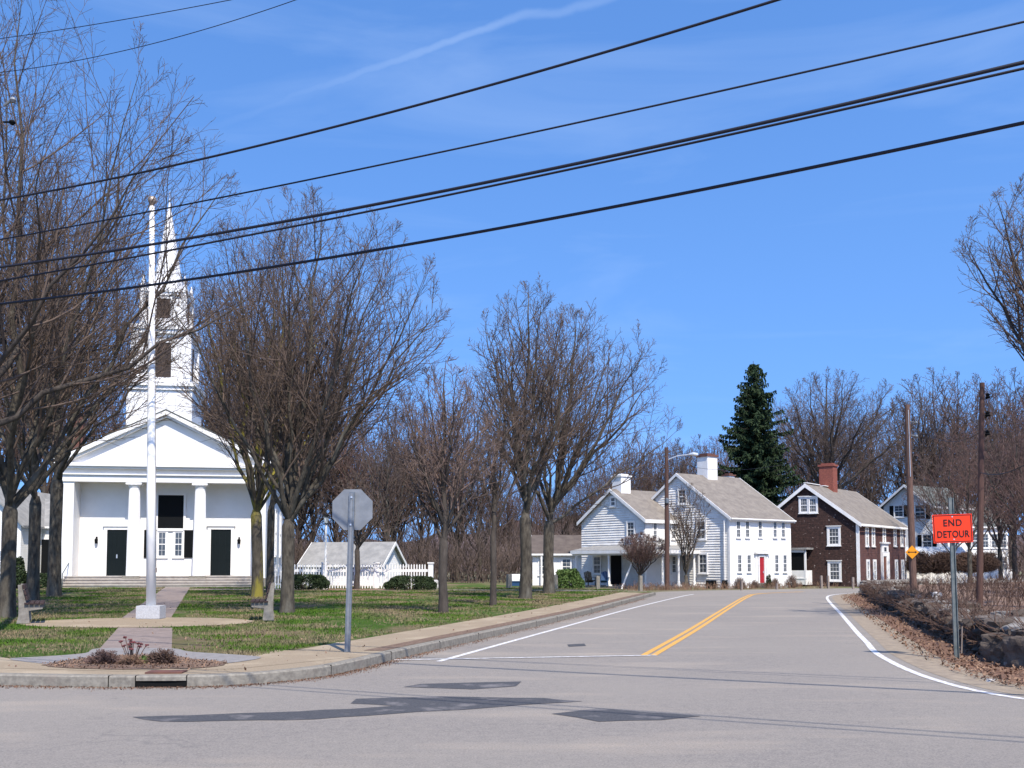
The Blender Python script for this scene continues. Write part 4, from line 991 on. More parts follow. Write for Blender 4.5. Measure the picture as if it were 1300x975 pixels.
for q, zz_ in enumerate((hz(531, 35.5)-.5, hz(548, 35.5)-.5)):
    MB().tube([(dx*.95, 0, zz_),(dx*.95+.28, -.02, zz_-.06)], .02, 6).lathe((dx*.95+.3,-.02,zz_-.13), [(.03,0),(.06,.05),(.04,.12)], 8).build('insulator', 'galvanised', tb)
MB().tube([(dx*.97,-.1,H-.2),(dx*.9,-.115,H-1.6),(dx*.8,-.12,H-2.6)], .014, 5).build('ground_wire', 'aluminium', tb)
ys = thing('warning_sign', 'small yellow diamond sign with a black double arrow fixed to the pole', 'road sign', (xat(1158.6, 35.3, 700), 35.34, hz(701, 35.3)), 0)
h_ = .24; MB().prism([(-h_,0,0),(0,0,-h_),(h_,0,0),(0,0,h_)], (0,.004,0)).build('sign_board', 'yellow_sign', ys)
MB().prism([(-.17,-.002,0),(-.10,-.002,-.045),(-.10,-.002,-.015),(.10,-.002,-.015),(.10,-.002,-.045),(.17,-.002,0),(.10,-.002,.045),(.10,-.002,.015),(-.10,-.002,.015),(-.10,-.002,.045)], (0,.001,0)).build('arrow', 'sign_black', ys)
tc_, H, dx = upole('dark utility pole with three insulators in the brush at right', 1243, 770, 486, .4, 27.0, .088, 'pole_wood', 1247)
for py in (500, 523, 547):
    zz_ = hz(py, 27)-.5; xx = dx*(zz_/H)
    MB().tube([(xx, 0, zz_-.04),(xx+.13, 0, zz_-.04),(xx+.15,0,zz_)], .018, 5).lathe((xx+.16,0,zz_-.02), [(.05,0),(.075,.03),(.04,.06),(.065,.10),(.02,.14)], 8).build('insulator', 'black_paint', tc_)
td, H, dx = upole('utility pole at the left edge of the picture with a floodlight near its top', -16, 800, 60, 0, 19.6, .14, 'pole_wood', -16)
zz_ = hz(128, 19.6); MB().tube([(0,0,zz_-.1),(.18,-.05,zz_)], .03, 6).lathe((.20,-.05,zz_-.02), [(.03,-.04),(.065,.01),(.055,.05),(.02,.07)], 10).build('floodlight', 'sign_back', td)
zz_ = hz(155, 19.6); MB().tube([(0,0,zz_),(.19,-.05,zz_-.02)], .02, 6).lathe((.20,-.05,zz_-.08), [(.03,0),(.07,.05),(.03,.10)], 8).build('insulator', 'black_paint', td)

# ------------------------------------------------------------------ overhead wires: each hangs in the upright plane y = c - 0.5 x
def wire(label, pts, c, r, slope=.5, ext=1.0, name='overhead_wire', grp='overhead wires crossing the view'):
    q = []
    for px, py in pts:
        rr = ray(px, py); tt = c/(rr.y + slope*rr.x); q.append(Vector((rr.x*tt, rr.y*tt, EYE+rr.z*tt)))
    # smooth with a fitted parabola in the plane, extended past both ends
    sx_ = np.array([v.x for v in q]); sz = np.array([v.z for v in q]); co = np.polyfit(sx_, sz, 2)
    x0, x1 = sx_.min()-ext*6, sx_.max()+ext*5; X = np.linspace(x0, x1, 60)
    pl = [Vector((x, c-slope*x, np.polyval(co, x))) for x in X]
    o = MB().tube(pl, r, 6).build(name, 'wire', None, smooth=True); tag(o, label, 'wire', grp); return co
wire('highest thick overhead wire, running off the top of the picture', [(0,254),(340,182),(600,114),(820,52),(984,0)], 12.0, .017)
wire('thin overhead wire second from the top across the whole sky', [(0,304),(230,262),(380,230),(600,183),(800,141),(1050,88),(1300,26)], 12.3, .012)
wire('thick overhead cable of the close pair, its upper cable', [(0,340),(104,323),(230,304.5),(600,234),(755,204),(1000,150),(1300,78)], 11.6, .020)
wire('thinner overhead cable of the close pair, its lower cable', [(0,357),(104,338),(230,315),(600,241),(755,208),(1000,156),(1300,86)], 11.7, .014)
wire('lowest thick overhead wire above the trees', [(0,386),(104,373),(230,357),(600,295),(840,252),(1060,206),(1300,156)], 11.9, .019)
wire('steep thin wire at the upper left, the higher of two', [(0,48),(150,14),(292,-22)], 15.5, .007, ext=.6) if False else wire('short thin wire at the upper left, the higher of two', [(0,49),(150,26),(292,0)], 15.5, .008, ext=.6)
wire('short thin wire at the upper left, the lower of two', [(0,92),(150,66),(375,0)], 15.5, .008, ext=.6)
for k_, (c_, h_) in enumerate(((7.05, 7.5), (7.32, 7.55))):
    pl = [Vector((x, c_-.5*x, h_+.0008*x*x)) for x in np.linspace(-14, 16, 30)]
    tag(MB().tube(pl, .017, 6).build('overhead_wire', 'wire', None, smooth=True), ('nearer', 'farther')[k_] + ' wire just above the picture, seen by its thin shadow across the road', 'wire', 'overhead wires crossing the view')
# service wires between the poles on the right
def span(label, p, q, sag, r, grp):
    pl = [p.lerp(q, k/16) - Vector((0,0,sag*4*(k/16)*(1-k/16))) for k in range(17)]
    o = MB().tube(pl, r, 5).build('service_wire', 'wire', None); tag(o, label, 'wire', grp)
pb1 = P(1160, 533, 35.4); pb2 = P(1245, 548, 27); pa = P(848, 585, 60.4)
span('thin sagging wire between the yellow-sign pole and the brush pole', pb1, pb2, .5, .008, 'service wires')
span('thin wire from the farmhouse pole to the yellow-sign pole', pa, pb1, 1.1, .010, 'service wires')
span('thin wire rising from the brush pole out of the picture to the right', P(1245, 600, 27), P(1340, 560, 17), .25, .012, 'service wires')

# ------------------------------------------------------------------ dry-stone wall
SUBD = 2
def rock(mb, c, sx, sy, sz, rz, rnd, lumps=.16):
    bm = bmesh.new(); bmesh.ops.create_icosphere(bm, subdivisions=SUBD, radius=1)
    ph = [rnd.uniform(0, 6.28) for _ in range(3)]
    ca, sa_ = math.cos(rz), math.sin(rz); vs_ = []
    for v in bm.verts:
        q = v.co.copy(); mxx = max(abs(q.x), abs(q.y), abs(q.z)); q = q.lerp(q/mxx, .82 if SUBD > 3 else .62)   # boxy boulder
        f = 1 + (.05*math.sin(11*q.x+ph[1])*math.sin(9*q.y+ph[2])*math.sin(10*q.z) if SUBD > 3 else 0) + lumps*math.sin(2.7*q.x+ph[0])*math.cos(3.1*q.y+ph[1]) + lumps*.6*math.sin(5*q.z+ph[2]+3*q.x) + rnd.uniform(-.05, .05)*(.3 if SUBD > 3 else 1)
        q = q*f; x, y, z = q.x*sx, q.y*sy, q.z*sz
        vs_.append((c[0]+x*ca-y*sa_, c[1]+x*sa_+y*ca, c[2]+z))
    fs = [tuple(v.index for v in f.verts) for f in bm.faces]; bm.free(); mb.add(vs_, fs)
rnd = random.Random(5)
wt = thing('stone_wall', 'long low dry-stone wall following the right side of the road', 'stone wall', (wall_line[0].x, wall_line[0].y, 0))
Wm = MB(); Cm = MB(); off = Vector((wall_line[0].x, wall_line[0].y, 0)); dl = [0]
for i in range(1, len(wall_line)): dl.append(dl[-1] + (wall_line[i]-wall_line[i-1]).length)
def on_wall(s, side):
    for i in range(1, len(dl)):
        if dl[i] >= s:
            f = (s-dl[i-1])/(dl[i]-dl[i-1]); p = wall_line[i-1].lerp(wall_line[i], f); tt = (wall_line[i]-wall_line[i-1]).normalized()
            return p + Vector((tt.y, -tt.x, 0))*side - off, math.atan2(tt.y, tt.x)
    return None, 0
for side, hh0 in ((.16, .0), (.75, .0)):
    s = 0
    while s < dl[-1]-.3:
        z = 0; hgt = .44 + .06*math.sin(s*.8) + rnd.uniform(-.06, .06); stw = rnd.uniform(.22, .5)
        while z < hgt:
            zh = rnd.uniform(.07, .14); p, a_ = on_wall(s+stw/2+rnd.uniform(-.08, .08), side+rnd.uniform(-.05, .05))
            if p is None: break
            rock(Wm, (p.x, p.y, z+zh*.8), stw*.62, rnd.uniform(.20, .30), zh, a_+rnd.uniform(-.15, .15), rnd); z += zh*1.55
        s += stw*.98
s = 0
while s < dl[-1]-.5:
    Lc = rnd.uniform(.5, 1.35); p, a_ = on_wall(s+Lc/2, .48+rnd.uniform(-.1, .1))
    if p is None: break
    if rnd.random() < .8: rock(Cm, (p.x, p.y, .50+.05*math.sin(s*.8)+rnd.uniform(-.03, .05)), Lc*.52, rnd.uniform(.32, .5), rnd.uniform(.06, .10), a_+rnd.uniform(-.12, .12), rnd, .10)
    s += Lc*1.02
Wm.build('wall_stones', 'fieldstone', wt); Cm.build('cap_stones', 'slab_stone', wt)
# far return of the wall, pale stones, towards the brown house
w2_ = thing('stone_wall', 'pale stone wall in front of the brown house at the far end of the road', 'stone wall', (17.6, 50, 0))
m = MB(); a0_, b0_ = Vector((17.7, 50.3, 0)), Vector((23.5, 56.5, 0)); n = 26
for k in range(n):
    for z in (.12, .36, .60):
        p = a0_.lerp(b0_, k/n) - Vector((17.6, 50, 0)); rock(m, (p.x+rnd.uniform(-.05,.05), p.y, z), .22, .2, .13, .8+rnd.uniform(-.2,.2), rnd)
m.build('wall_stones', 'slab_stone', w2_)
for px, Y, s_c, lb in ((1280, 16.1, .66, 'large rough boulder at the near end of the stone wall'), (1312, 15.3, .70, 'biggest boulder at the right edge in front of the wall'), (1296, 18.2, .9, 'pale flat boulder lying on the wall at the right edge')):
    SUBD = 4; m = MB(); rock(m, (0,0,.34*s_c if s_c != .9 else .58), .42*s_c, .5*s_c, .36*s_c if s_c != .9 else .14, rnd.uniform(.2, .9), rnd, .09)
    o = m.build('boulder', 'fieldstone' if s_c != .9 else 'slab_stone'); o.location = (xat(px, Y, 820), Y, 0); tag(o, lb, 'boulder')
SUBD = 3; bb = MB(); rock(bb, (0,0,.1), .22, .16, .13, .4, rnd); o = bb.build('boulder', 'rock_white'); o.location = (xat(1187, 33, 752), 33, .42); tag(o, 'small white rock lying in the dry brush behind the wall', 'boulder')
bb = MB(); rock(bb, (0,0,.1), .14, .1, .09, .4, rnd); o = bb.build('boulder', 'rock_white'); o.location = (xat(1258, 13.6, 868), 13.6, -.03); o.scale = (.4,.4,.35); tag(o, 'small pale stone on the road shoulder at right', 'boulder')
bb = MB(); rock(bb, (0,0,.25), .32, .25, .27, .4, rnd, .1); o = bb.build('boulder', 'rock_white'); q = G(553, 748, .14); o.location = (q.x, q.y, .12); tag(o, 'white painted boulder at the end of the right-hand hedge', 'boulder')

# ------------------------------------------------------------------ verge posts, garden things by the houses
def gpost(px, Y, top, bot, w_, m, lb, nm='granite_post', cat='post', grp=None):
    hh = (bot-top)*Y/F; o = MB().box(-w_/2, w_/2, -w_/2, w_/2, -.1, hh).build(nm, m, None, bevel=.015); o.location = (xat(px, Y, 740), Y, 0); o.rotation_euler = (rnd.uniform(-.03,.03), rnd.uniform(-.03,.03), rnd.uniform(0,.5)); tag(o, lb, cat, grp)
gpost(646, 58, 726, 747, .26, 'granite', 'granite post beside the blue bin', grp='granite posts by the drive')
gpost(705.5, 56.5, 727, 748, .22, 'granite', 'granite post between the tree and the green shrub', grp='granite posts by the drive')
gpost(759.5, 56, 729, 749, .20, 'granite', 'granite post in front of the porch chair', grp='granite posts by the drive')
gpost(813, 56.5, 730, 750, .20, 'granite', 'granite post left of the reddish climbing bush', grp='granite posts by the drive')
gpost(941.5, 59, 739, 751, .12, 'post_wood', 'short wooden post before the farmhouse corner', 'wooden_post', grp='wooden posts along the road edge')
gpost(986, 61, 742, 750, .12, 'post_wood', 'short wooden post just right of the red door', 'wooden_post', grp='wooden posts along the road edge')
gpost(1043, 64, 733, 749, .13, 'post_wood', 'left of the two wooden posts before the brown house gable', 'wooden_post', grp='wooden posts along the road edge')
gpost(1051.5, 64, 733, 749, .13, 'post_wood', 'right of the two wooden posts before the brown house gable', 'wooden_post', grp='wooden posts along the road edge')
gpost(1083, 62, 733, 748, .13, 'post_wood', 'wooden post at the start of the stone wall', 'wooden_post', grp='wooden posts along the road edge')
bn = thing('waste_container', 'blue container with a sloping white lid far left of the farmhouse', 'waste container', (xat(650, 64), 64, -.01))
MB().box(0,1.1,0,.9,0,.45).box(-.03,1.13,-.03,.93,.40,.47).build('bin_body', 'blue_paint', bn); MB().prism([(-.05,-.05,.472),(-.05,.95,.472),(-.05,.95,.9),(-.05,-.05,.62)], (1.2,0,0)).build('lid', 'white_paint', bn)
def chair(px, Y, rz, m, lb):
    t = thing('garden_chair', lb, 'chair', (xat(px, Y), Y, .1), rz, 'chairs on the porch')
    f = MB()
    for x in (-.28, .22): MB().obox((x,0,0), XA, YA, Z, (0,.06), (-.32,-.26), (0,.55)).build('leg', m, t)
    MB().prism([(-.26,-.3,.36),(.26,-.3,.36),(.26,.28,.22),(-.26,.28,.22)], (0,0,.03)).build('seat', m, t)
    b = MB()
    for k in range(5): x = -.25+.105*k; b.prism([(x,.22,.24),(x+.09,.22,.24),(x+.09,.48,.98-.04*abs(k-2)),(x,.48,.98-.04*abs(k-2))], (0,.02,0))
    b.build('backrest', m, t)
    MB().box(-.36,-.24,-.36,.3,.55,.58).box(.24,.36,-.36,.3,.55,.58).build('armrest', m, t)
chair(749, 66.3, .3, 'black_paint', 'dark slatted garden chair on the farmhouse porch'); chair(767, 66.0, -.2, 'blue_paint', 'blue slatted garden chair on the farmhouse porch')
o = MB().obox((0,0,0), XA, YA, Z, (-.05,.05), (-.02,.02), (0,3.0)).build('plank', 'white_paint'); a_ = P(789, 747, 62.2); o.location = (a_.x, 62.2, 0); o.rotation_euler = (0, R(22), 0); tag(o, 'long pale plank leaning against the porch roof', 'plank')
for px, lb in ((899, 'leftmost of the three dark urns by the farmhouse gable'), (905.5, 'middle of the three dark urns by the farmhouse gable'), (919.5, 'rightmost dark urn by the farmhouse gable')):
    o = MB().lathe((0,0,0), [(.12,0),(.17,.08),(.21,.28),(.16,.42),(.20,.5),(.18,.52)], 12).build('garden_urn', 'black_paint', None, smooth=True); o.location = (xat(px, 63.2), 63.2, 0); tag(o, lb, 'urn', 'urns by the farmhouse')
# ------------------------------------------------------------------ bare trees
class Tree:
    def __init__(s, seed):
        s.r = random.Random(seed); s.g = {'trunk': {}, 'crown': {}}; s.nt = 0
    def path(s, where, pts, rad, sides):
        k = (len(pts), sides); g = s.g[where].setdefault(k, ([], [])); g[0].append([tuple(p) for p in pts]); g[1].append(rad)
    def inside(s, p):
        c, rx, ry, ru, rd = s.env; dz = (p.z-c.z)/(ru if p.z > c.z else rd)
        return ((p.x-c.x)/rx)**2 + ((p.y-c.y)/ry)**2 + (dz*dz if dz > 0 else dz**4)
    def branch(s, p, d, Ln, r, lev):
        S = s.S; rn = s.r; ns = S['nseg'][lev]; step = Ln/ns; pts = [p]; q = p
        wb, up = S['wob'][lev], S['trop'][lev]
        for i in range(ns):
            d = (d + Vector((rn.gauss(0, wb), rn.gauss(0, wb), rn.gauss(0, wb)+up))).normalized(); q = q + d*step; pts.append(q)
        e = s.inside(q)
        if e > 1.15:
            return
        tipr = max(S['rmin'], r*.35); rad = [r+(tipr-r)*i/ns for i in range(ns+1)]
        s.path('crown', pts, rad, S['sides'][lev]); s.kids(pts, rad, Ln, lev)
    def kids(s, pts, rad, Ln, lev, t0=None):
        S = s.S; rn = s.r
        if lev >= S['levels']: return
        n = S['n'][lev]; n = int(n) + (rn.random() < n-int(n)); az = rn.uniform(0, 6.28); t0 = S['t0'][lev] if t0 is None else t0
        m = len(pts)-1
        for k in range(n):
            t = t0 + (1-t0)*((k+rn.random())/n); f = min(t*m, m-.001); i = int(f); p = pts[i].lerp(pts[i+1], f-i); ax = (pts[i+1]-pts[i]).normalized()
            az += 2.4 + rn.uniform(-.5, .5); a = R(rn.uniform(*S['ang'][lev])); o = ax.orthogonal().normalized(); o = Matrix.Rotation(az, 3, ax) @ o
            d = (ax*math.cos(a) + o*math.sin(a)).normalized()
            if d.z < -.25: d.z *= -.3; d.normalize()
            L2 = Ln*S['ratio'][lev]*rn.uniform(.65, 1.15)*(1.12-.55*t); L2 = max(L2, S['lmin'][lev])
            rr_ = rad[i]+(rad[i+1]-rad[i])*(f-i)
            for _ in range(4):
                if s.inside(p+d*L2) > 1: L2 *= .72
            s.branch(p, d, L2, max(S['rmin'], min(rr_*.62, S['rcap'][lev])), lev+1)
    def grow(s, H0, r0, env, nprim, S, spread=(.25, .97), leader=True, lean=(0, 0), bias=None, climb=.12):
        s.S = S; s.env = env; rn = s.r; c, rx, ry, ru, rd = env
        base = Vector((0, 0, -.12)); fork = Vector((lean[0], lean[1], H0)); mid = base.lerp(fork, .5) + Vector((rn.uniform(-.05, .05), rn.uniform(-.05, .05), 0))
        s.path('trunk', [base, Vector((0,0,.12)), Vector((0,0,.45)).lerp(mid, .15), mid, fork, fork+Vector((0,0,H0*.08))], [r0*1.35, r0*1.15, r0*1.02, r0*.93, r0*.95, r0*.6], 12)
        lead = None
        for k in range(nprim):
            a = k*2.399 + rn.uniform(-.3, .3); u = (k+.5)/nprim
            th = 1.42*spread[1]*u**.58
            if bias and bias[k % len(bias)] is not None: a, th = bias[k % len(bias)]
            tx, ty, tz = math.cos(a)*math.sin(th)*rx, math.sin(a)*math.sin(th)*ry, math.cos(th)*ru
            if th > 1.15: tz -= rd*(th-1.15)*.9
            tgt = c + Vector((tx, ty, tz))*rn.uniform(.86, .98); st_ = base.lerp(fork, rn.uniform(.80, 1.05)) if k else fork
            if k == 0: tgt = c + Vector((rn.uniform(-.12, .12)*rx, rn.uniform(-.12, .12)*ry, ru*.97))
            elif climb and lead:
                f_ = climb*(1-u)*rn.uniform(.35, 1.0)*(len(lead)-1); i_ = int(f_); st_ = lead[i_].lerp(lead[min(i_+1, len(lead)-1)], f_-i_)
            dv = tgt-st_; hzv = Vector((dv.x, dv.y, 0))
            ctl = st_ + hzv*(.42+.1*rn.random()) + Vector((0, 0, dv.z*(.32 if th < 1.0 else .45)))
            n = 9; pts = []
            for i in range(n+1):
                t = i/n; q = st_*(1-t)**2 + ctl*2*t*(1-t) + tgt*t*t; q = q + Vector((rn.gauss(0, 1), rn.gauss(0, 1), rn.gauss(0, .6)))*.011*dv.length*min(1, i*.5)*(i < n); pts.append(q)
            if k == 0: lead = pts
            rp = r0*rn.uniform(.30, .50)*((1.25 + climb*.9) if k == 0 and leader else 1-.35*climb); rad = [max(S['rmin'], rp*((1-i/n)**.85)*.95 + S['rmin']) for i in range(n+1)]
            s.path('trunk', pts, rad, 8)
            s.kids(pts, rad, dv.length, 0, t0=.16)
    def emit(s, name, label, cat, loc_, bark, twig, group=None, rz=0):
        t = thing(name, label, cat, loc_, rz, group)
        for nm, m in (('trunk', bark), ('crown', twig)):
            if s.g[nm]:
                V, Fc = tubes_np(s.g[nm]); o = np_mesh(nm, V, Fc, m, t)
        return t
def spec(n=(11, 8, 6), rmin=.006, ang=((24, 48), (24, 50), (25, 58)), ratio=(.50, .47, .5), trop=(0, .09, .07, .05), wob=(0, .065, .10, .16), lmin=(.5, .3, .16), rcap=(.032, .014, .0075), levels=3, nseg=(9, 6, 4, 2), sides=(8, 5, 3, 3), t0=(.16, .15, .12)):
    return dict(n=n, rmin=rmin, ang=ang, ratio=ratio, trop=trop, wob=wob, lmin=lmin, rcap=rcap, levels=levels, nseg=nseg, sides=sides, t0=t0)
WID = 1.14
def tree_at(seed, label, px, Y, py_top, px_l, px_r, fork_py, tw, py_low, bark, twig, nprim=9, S=None, name='maple_tree', cat='tree', z0=.14, ryf=1.0, group='bare trees on the green', lean_px=0, **kw):
    """px: trunk; crown silhouette between px_l..px_r, top py_top, lowest twigs py_low; fork_py: where limbs divide; tw: trunk width in px"""
    x = xat(px, Y, 740); top, low, fk = hz(py_top, Y)-z0, hz(py_low, Y)-z0, hz(fork_py, Y)-z0
    pm = (py_top*.55+py_low*.45); xl_, xr_ = xat(px_l, Y, pm)-x, xat(px_r, Y, pm)-x
    rx = (xr_-xl_)/2*WID; c = Vector(((xl_+xr_)/2, 0, low+(top-low)*.37)); env = (c, rx, rx*ryf, top-c.z, c.z-low)
    T = Tree(seed); T.grow(max(fk, .8), tw*Y/F/2, env, nprim, S or spec(), lean=(lean_px*Y/F, 0), **kw)
    return T.emit(name, label, cat, (x, Y, z0), bark, twig, group)

tree_at(11, 'tallest maple at the left, its fan of limbs reaching the top of the picture', 10, 27, -30, -250, 285, 650, 19, 590, 'bark_grey', 'twig_grey', 12, spec((13, 9, 5), rmin=.0046))
tree_at(12, 'maple with a straight grey trunk behind the left bench', 42, 35.5, 200, -90, 215, 640, 15, 610, 'bark_grey', 'twig_grey', 11, spec((12, 9, 5), rmin=.006), climb=0.4)
tree_at(13, 'maple nearest the left corner of the church', 69, 44, 260, -40, 235, 615, 16, 600, 'bark_grey', 'twig_grey', 11, spec((12, 8, 5), rmin=.0065), climb=0.45)
tree_at(14, 'bare tree at the left edge whose long limbs slope across the church spire', -95, 24, 60, -330, 300, 575, 26, 560, 'bark_dark', 'twig_grey', 9, spec((11, 8, 5), rmin=.0046, trop=(0, .14, .1, .05)))
tree_at(15, 'maple with yellow moss on its trunk at the right corner of the church', 327, 43, 285, 232, 470, 655, 15, 640, 'bark_moss', 'twig_grey', 11, spec((12, 8, 5), rmin=.0065), lean_px=-3)
tree_at(16, 'slender trunked tree between the mossy maple and the big round-crowned maple', 343, 49, 300, 262, 460, 650, 10, 610, 'bark_grey', 'twig_grey', 9, spec((11, 8, 5), rmin=.0075), climb=0.5)
tree_at(17, 'big round-crowned bare maple right of the church', 365, 29.5, 246, 222, 562, 668, 17, 560, 'bark_grey', 'twig_grey', 15, spec((13, 9, 5), rmin=.0050), ryf=.95, spread=(.2, .97))
tree_at(18, 'small pale-twigged tree right of the stop sign', 563, 29.5, 452, 492, 640, 690, 11.5, 660, 'bark_dark', 'twig_pale', 10, spec((10, 8, 4), rmin=.0055), spread=(.2, .95), name='young_tree', climb=0.5)
tree_at(19, 'thin young tree between the pale-twigged tree and the tall pair', 626, 34.5, 478, 585, 688, 680, 8, 650, 'bark_dark', 'twig_grey', 7, spec((8, 7, 4), rmin=.006), name='young_tree', climb=0.6)
tree_at(20, 'tall upright maple, the left one of the pair before the farmhouse', 667, 41, 352, 590, 765, 660, 15, 640, 'bark_grey', 'twig_grey', 12, spec((11, 8, 5), rmin=.0068), climb=0.6)
tree_at(21, 'spreading maple, the right one of the pair, with a low limb reaching to the farmhouse', 697, 48.5, 385, 628, 852, 668, 14, 655, 'bark_grey', 'twig_grey', 14, spec((11, 8, 5), rmin=.0075), bias=[None]*13+[(.05, 1.40)], climb=0.4)
tree_at(22, 'low dark tree on red mulch in front of the white garage', 453, 56, 600, 405, 510, 700, 7, 690, 'bark_dark', 'twig_wood', 7, spec((8, 6, 4), rmin=.011), name='ornamental_tree', group=None, climb=0.25)
tree_at(23, 'small multi-stemmed tree in front of the farmhouse gable', 871, 62, 612, 845, 903, 742, 5, 690, 'bark_grey', 'twig_grey', 8, spec((9, 6, 3), rmin=.0075), name='ornamental_tree', group=None, z0=0)
tree_at(24, 'reddish bushy tree climbing at the porch corner', 812, 62, 676, 786, 846, 738, 5, 712, 'bark_dark', 'twig_red', 9, spec((13, 9, 5), rmin=.0065), name='ornamental_tree', group=None, z0=0)
tree_at(25, 'large bare tree at the far right edge with twigs hanging into the sky', 1362, 26, 212, 1225, 1500, 560, 24, 440, 'bark_dark', 'twig_grey', 14, spec((11, 8, 5), rmin=.0052), group=None, z0=.4, climb=0.4)
tree_at(26, 'wide round-topped bare tree behind the brown house chimney', 1052, 92, 468, 975, 1150, 640, 14, 620, 'bark_dark', 'twig_wood', 15, spec((13, 9, 5), rmin=.011), group=None, z0=0, name='bare_tree', climb=0.35)

# woodland trees: six kinds, copied
kinds = []
for k in range(6):
    T = Tree(100+k); Hh = 14.0; wdt = (3.6, 4.4, 5.2, 3.4, 4.8, 5.4)[k]
    env = (Vector((0, 0, 8.2)), wdt, wdt, 6.0, (5.5, 5.5, 5.0, 6.8, 4.6, 5.2)[k]); T.grow((2.2, 3.0, 2.6, 1.6, 3.4, 2.4)[k], .19, env, 9, spec((9, 7, 4), rmin=.011, rcap=(.04, .022, .014)), climb=(.1, .55, .35, .6, .15, .45)[k])
    t = T.emit('woodland_tree', 'bare tree in the brown wood', 'tree', (0, 0, -60), 'bark_dark' if k % 2 else 'bark_grey', ('twig_wood', 'twig_brown', 'twig_red', 'twig_wood', 'twig_brown', 'twig_wood')[k]); kinds.append(t)
used = [False]*6
def wood(label, group, px, Y, py_top, k, z0=0):
    H_ = (hz(py_top, Y)-z0)/14.2
    t = kinds[k] if not used[k] else copy_tree(kinds[k]); used[k] = True
    t.location = (xat(px, Y), Y, z0-.1); t.rotation_euler = (0, 0, random.uniform(0, 6.28)); s_ = random.uniform(.95, 1.12); t.scale = (H_*s_, H_*s_, H_)
    t['label'] = label; t['group'] = group
rw = random.Random(21)
def row(lbl, grp, px0, px1, n, Y0, Y1, tops, z0=0):
    for i in range(n):
        px = px0+(px1-px0)*(i+.5)/n + rw.uniform(-.4, .4)*(px1-px0)/n; f = (px-px0)/(px1-px0); top = np.interp(f, np.linspace(0, 1, len(tops)), tops)+rw.uniform(-8, 14)
        wood(lbl, grp, px, rw.uniform(Y0, Y1), top, rw.randrange(6), z0)
row('bare tree of the wood behind and left of the church', 'woods behind the church', -120, 235, 7, 88, 104, (330, 360, 430, 480))
row('bare tree of the brown wood between the church and the garage', 'woods right of the church', 240, 480, 8, 82, 98, (400, 420, 470, 505))
row('bare tree of the brown wood behind the garage', 'woods behind the garage', 470, 625, 6, 84, 96, (500, 495, 500, 560))
row('bare tree in the back of the wood behind the garage', 'woods behind the garage, back row', 330, 640, 9, 104, 126, (520, 540, 560, 590))
row('bare tree of the low wood behind the tall pair of maples', 'woods left of the farmhouse', 610, 770, 7, 96, 120, (585, 600, 600, 575))
row('bare tree of the even wood line rising behind the farmhouse', 'woods behind the farmhouse', 760, 935, 12, 104, 124, (570, 552, 548, 556))
row('bare tree between the spruce and the brown house chimney', 'woods behind the brown house', 965, 1130, 5, 104, 120, (520, 505, 515, 520))
row('bare tree of the tall wood above the right-hand white house', 'woods at the right', 1140, 1330, 8, 100, 116, (495, 462, 470, 468))
row('bare tree of the near wood at the right edge', 'near woods at the right', 1192, 1400, 7, 50, 80, (575, 500, 480, 470), .5)
row('slim bare tree in the brush behind the stone wall', 'brush trees behind the stone wall', 1300, 1430, 4, 30, 46, (560, 590, 540, 500), .5)

# thickets: thin stems and suckers
def thicket(name, label, n, region, hrange, m, rmin=.006, nbr=5, z0=0, poly=None, droop=.0, seed=1, dens=None):
    rn = random.Random(seed); g = {}
    def add(pts, rad, s=3): k = (len(pts), s); q = g.setdefault(k, ([], [])); q[0].append([tuple(p) for p in pts]); q[1].append(rad)
    x0, x1, y0, y1 = region; c = 0
    while c < n:
        x, y = rn.uniform(x0, x1), y0+(y1-y0)*rn.random()**1.3
        if poly and not inside(np.array([x]), np.array([y]), poly)[0]: continue
        c += 1; H_ = rn.uniform(*hrange); lean = Vector((rn.gauss(0, .28), rn.gauss(0, .28), 1)); p = Vector((x, y, z0)); pts = [p]; d_ = lean.normalized()
        for i in range(4): d_ = (d_+Vector((rn.gauss(0, .16), rn.gauss(0, .16), -droop))).normalized(); p = p+d_*H_/4; pts.append(p)
        add(pts, [rmin*1.6, rmin*1.5, rmin*1.3, rmin, rmin*.8])
        for b in range(nbr):
            i = rn.randrange(1, 4); q = pts[i].lerp(pts[i+1], rn.random()); dd_ = (d_+Vector((rn.gauss(0, .6), rn.gauss(0, .6), rn.gauss(.1, .3)))).normalized(); l2 = H_*rn.uniform(.15, .4)
            add([q, q+dd_*l2*.5, q+(dd_+Vector((0,0,.15)))*l2], [rmin, rmin*.8, rmin*.6])
    V, Fc = tubes_np(g); o = np_mesh(name, V, Fc, m); o['kind'] = 'stuff'; o['label'] = label; return o
bpoly = [(p.x, p.y) for p in offset(wall_line, -1.6)] + [(24,54),(34,62),(50,78),(70,78),(70,8),(20,8)]
thicket('undergrowth', 'dry reddish brush and saplings behind the stone wall', 5600, (8, 44, 11, 62), (.25, .75), 'twig_brown', .006, 6, .4, bpoly, .03, 3)
thicket('undergrowth', 'taller bare scrub at the right edge behind the stone wall', 1100, (14, 40, 17, 60), (1.2, 3.6), 'twig_brown', .009, 14, .4, [(13.0,17),(14.2,26),(21,40),(29,55),(44,60),(44,12),(13,12)], .0, 4)
thicket('brambles', 'dead vines and brambles over the stone wall', 1500, (6, 20, 12, 50), (.4, .9), 'twig_brown', .006, 7, .1, [(p.x, p.y) for p in offset(wall_line, .12)] + [(p.x, p.y) for p in offset(wall_line, -1.0)][::-1], .30, 5)
thicket('undergrowth', 'brown understorey of the woods behind the church and garage', 2600, (-70, 14, 80, 104), (2.0, 5.5), 'twig_wood', .018, 8, -.2, None, 0, 6)
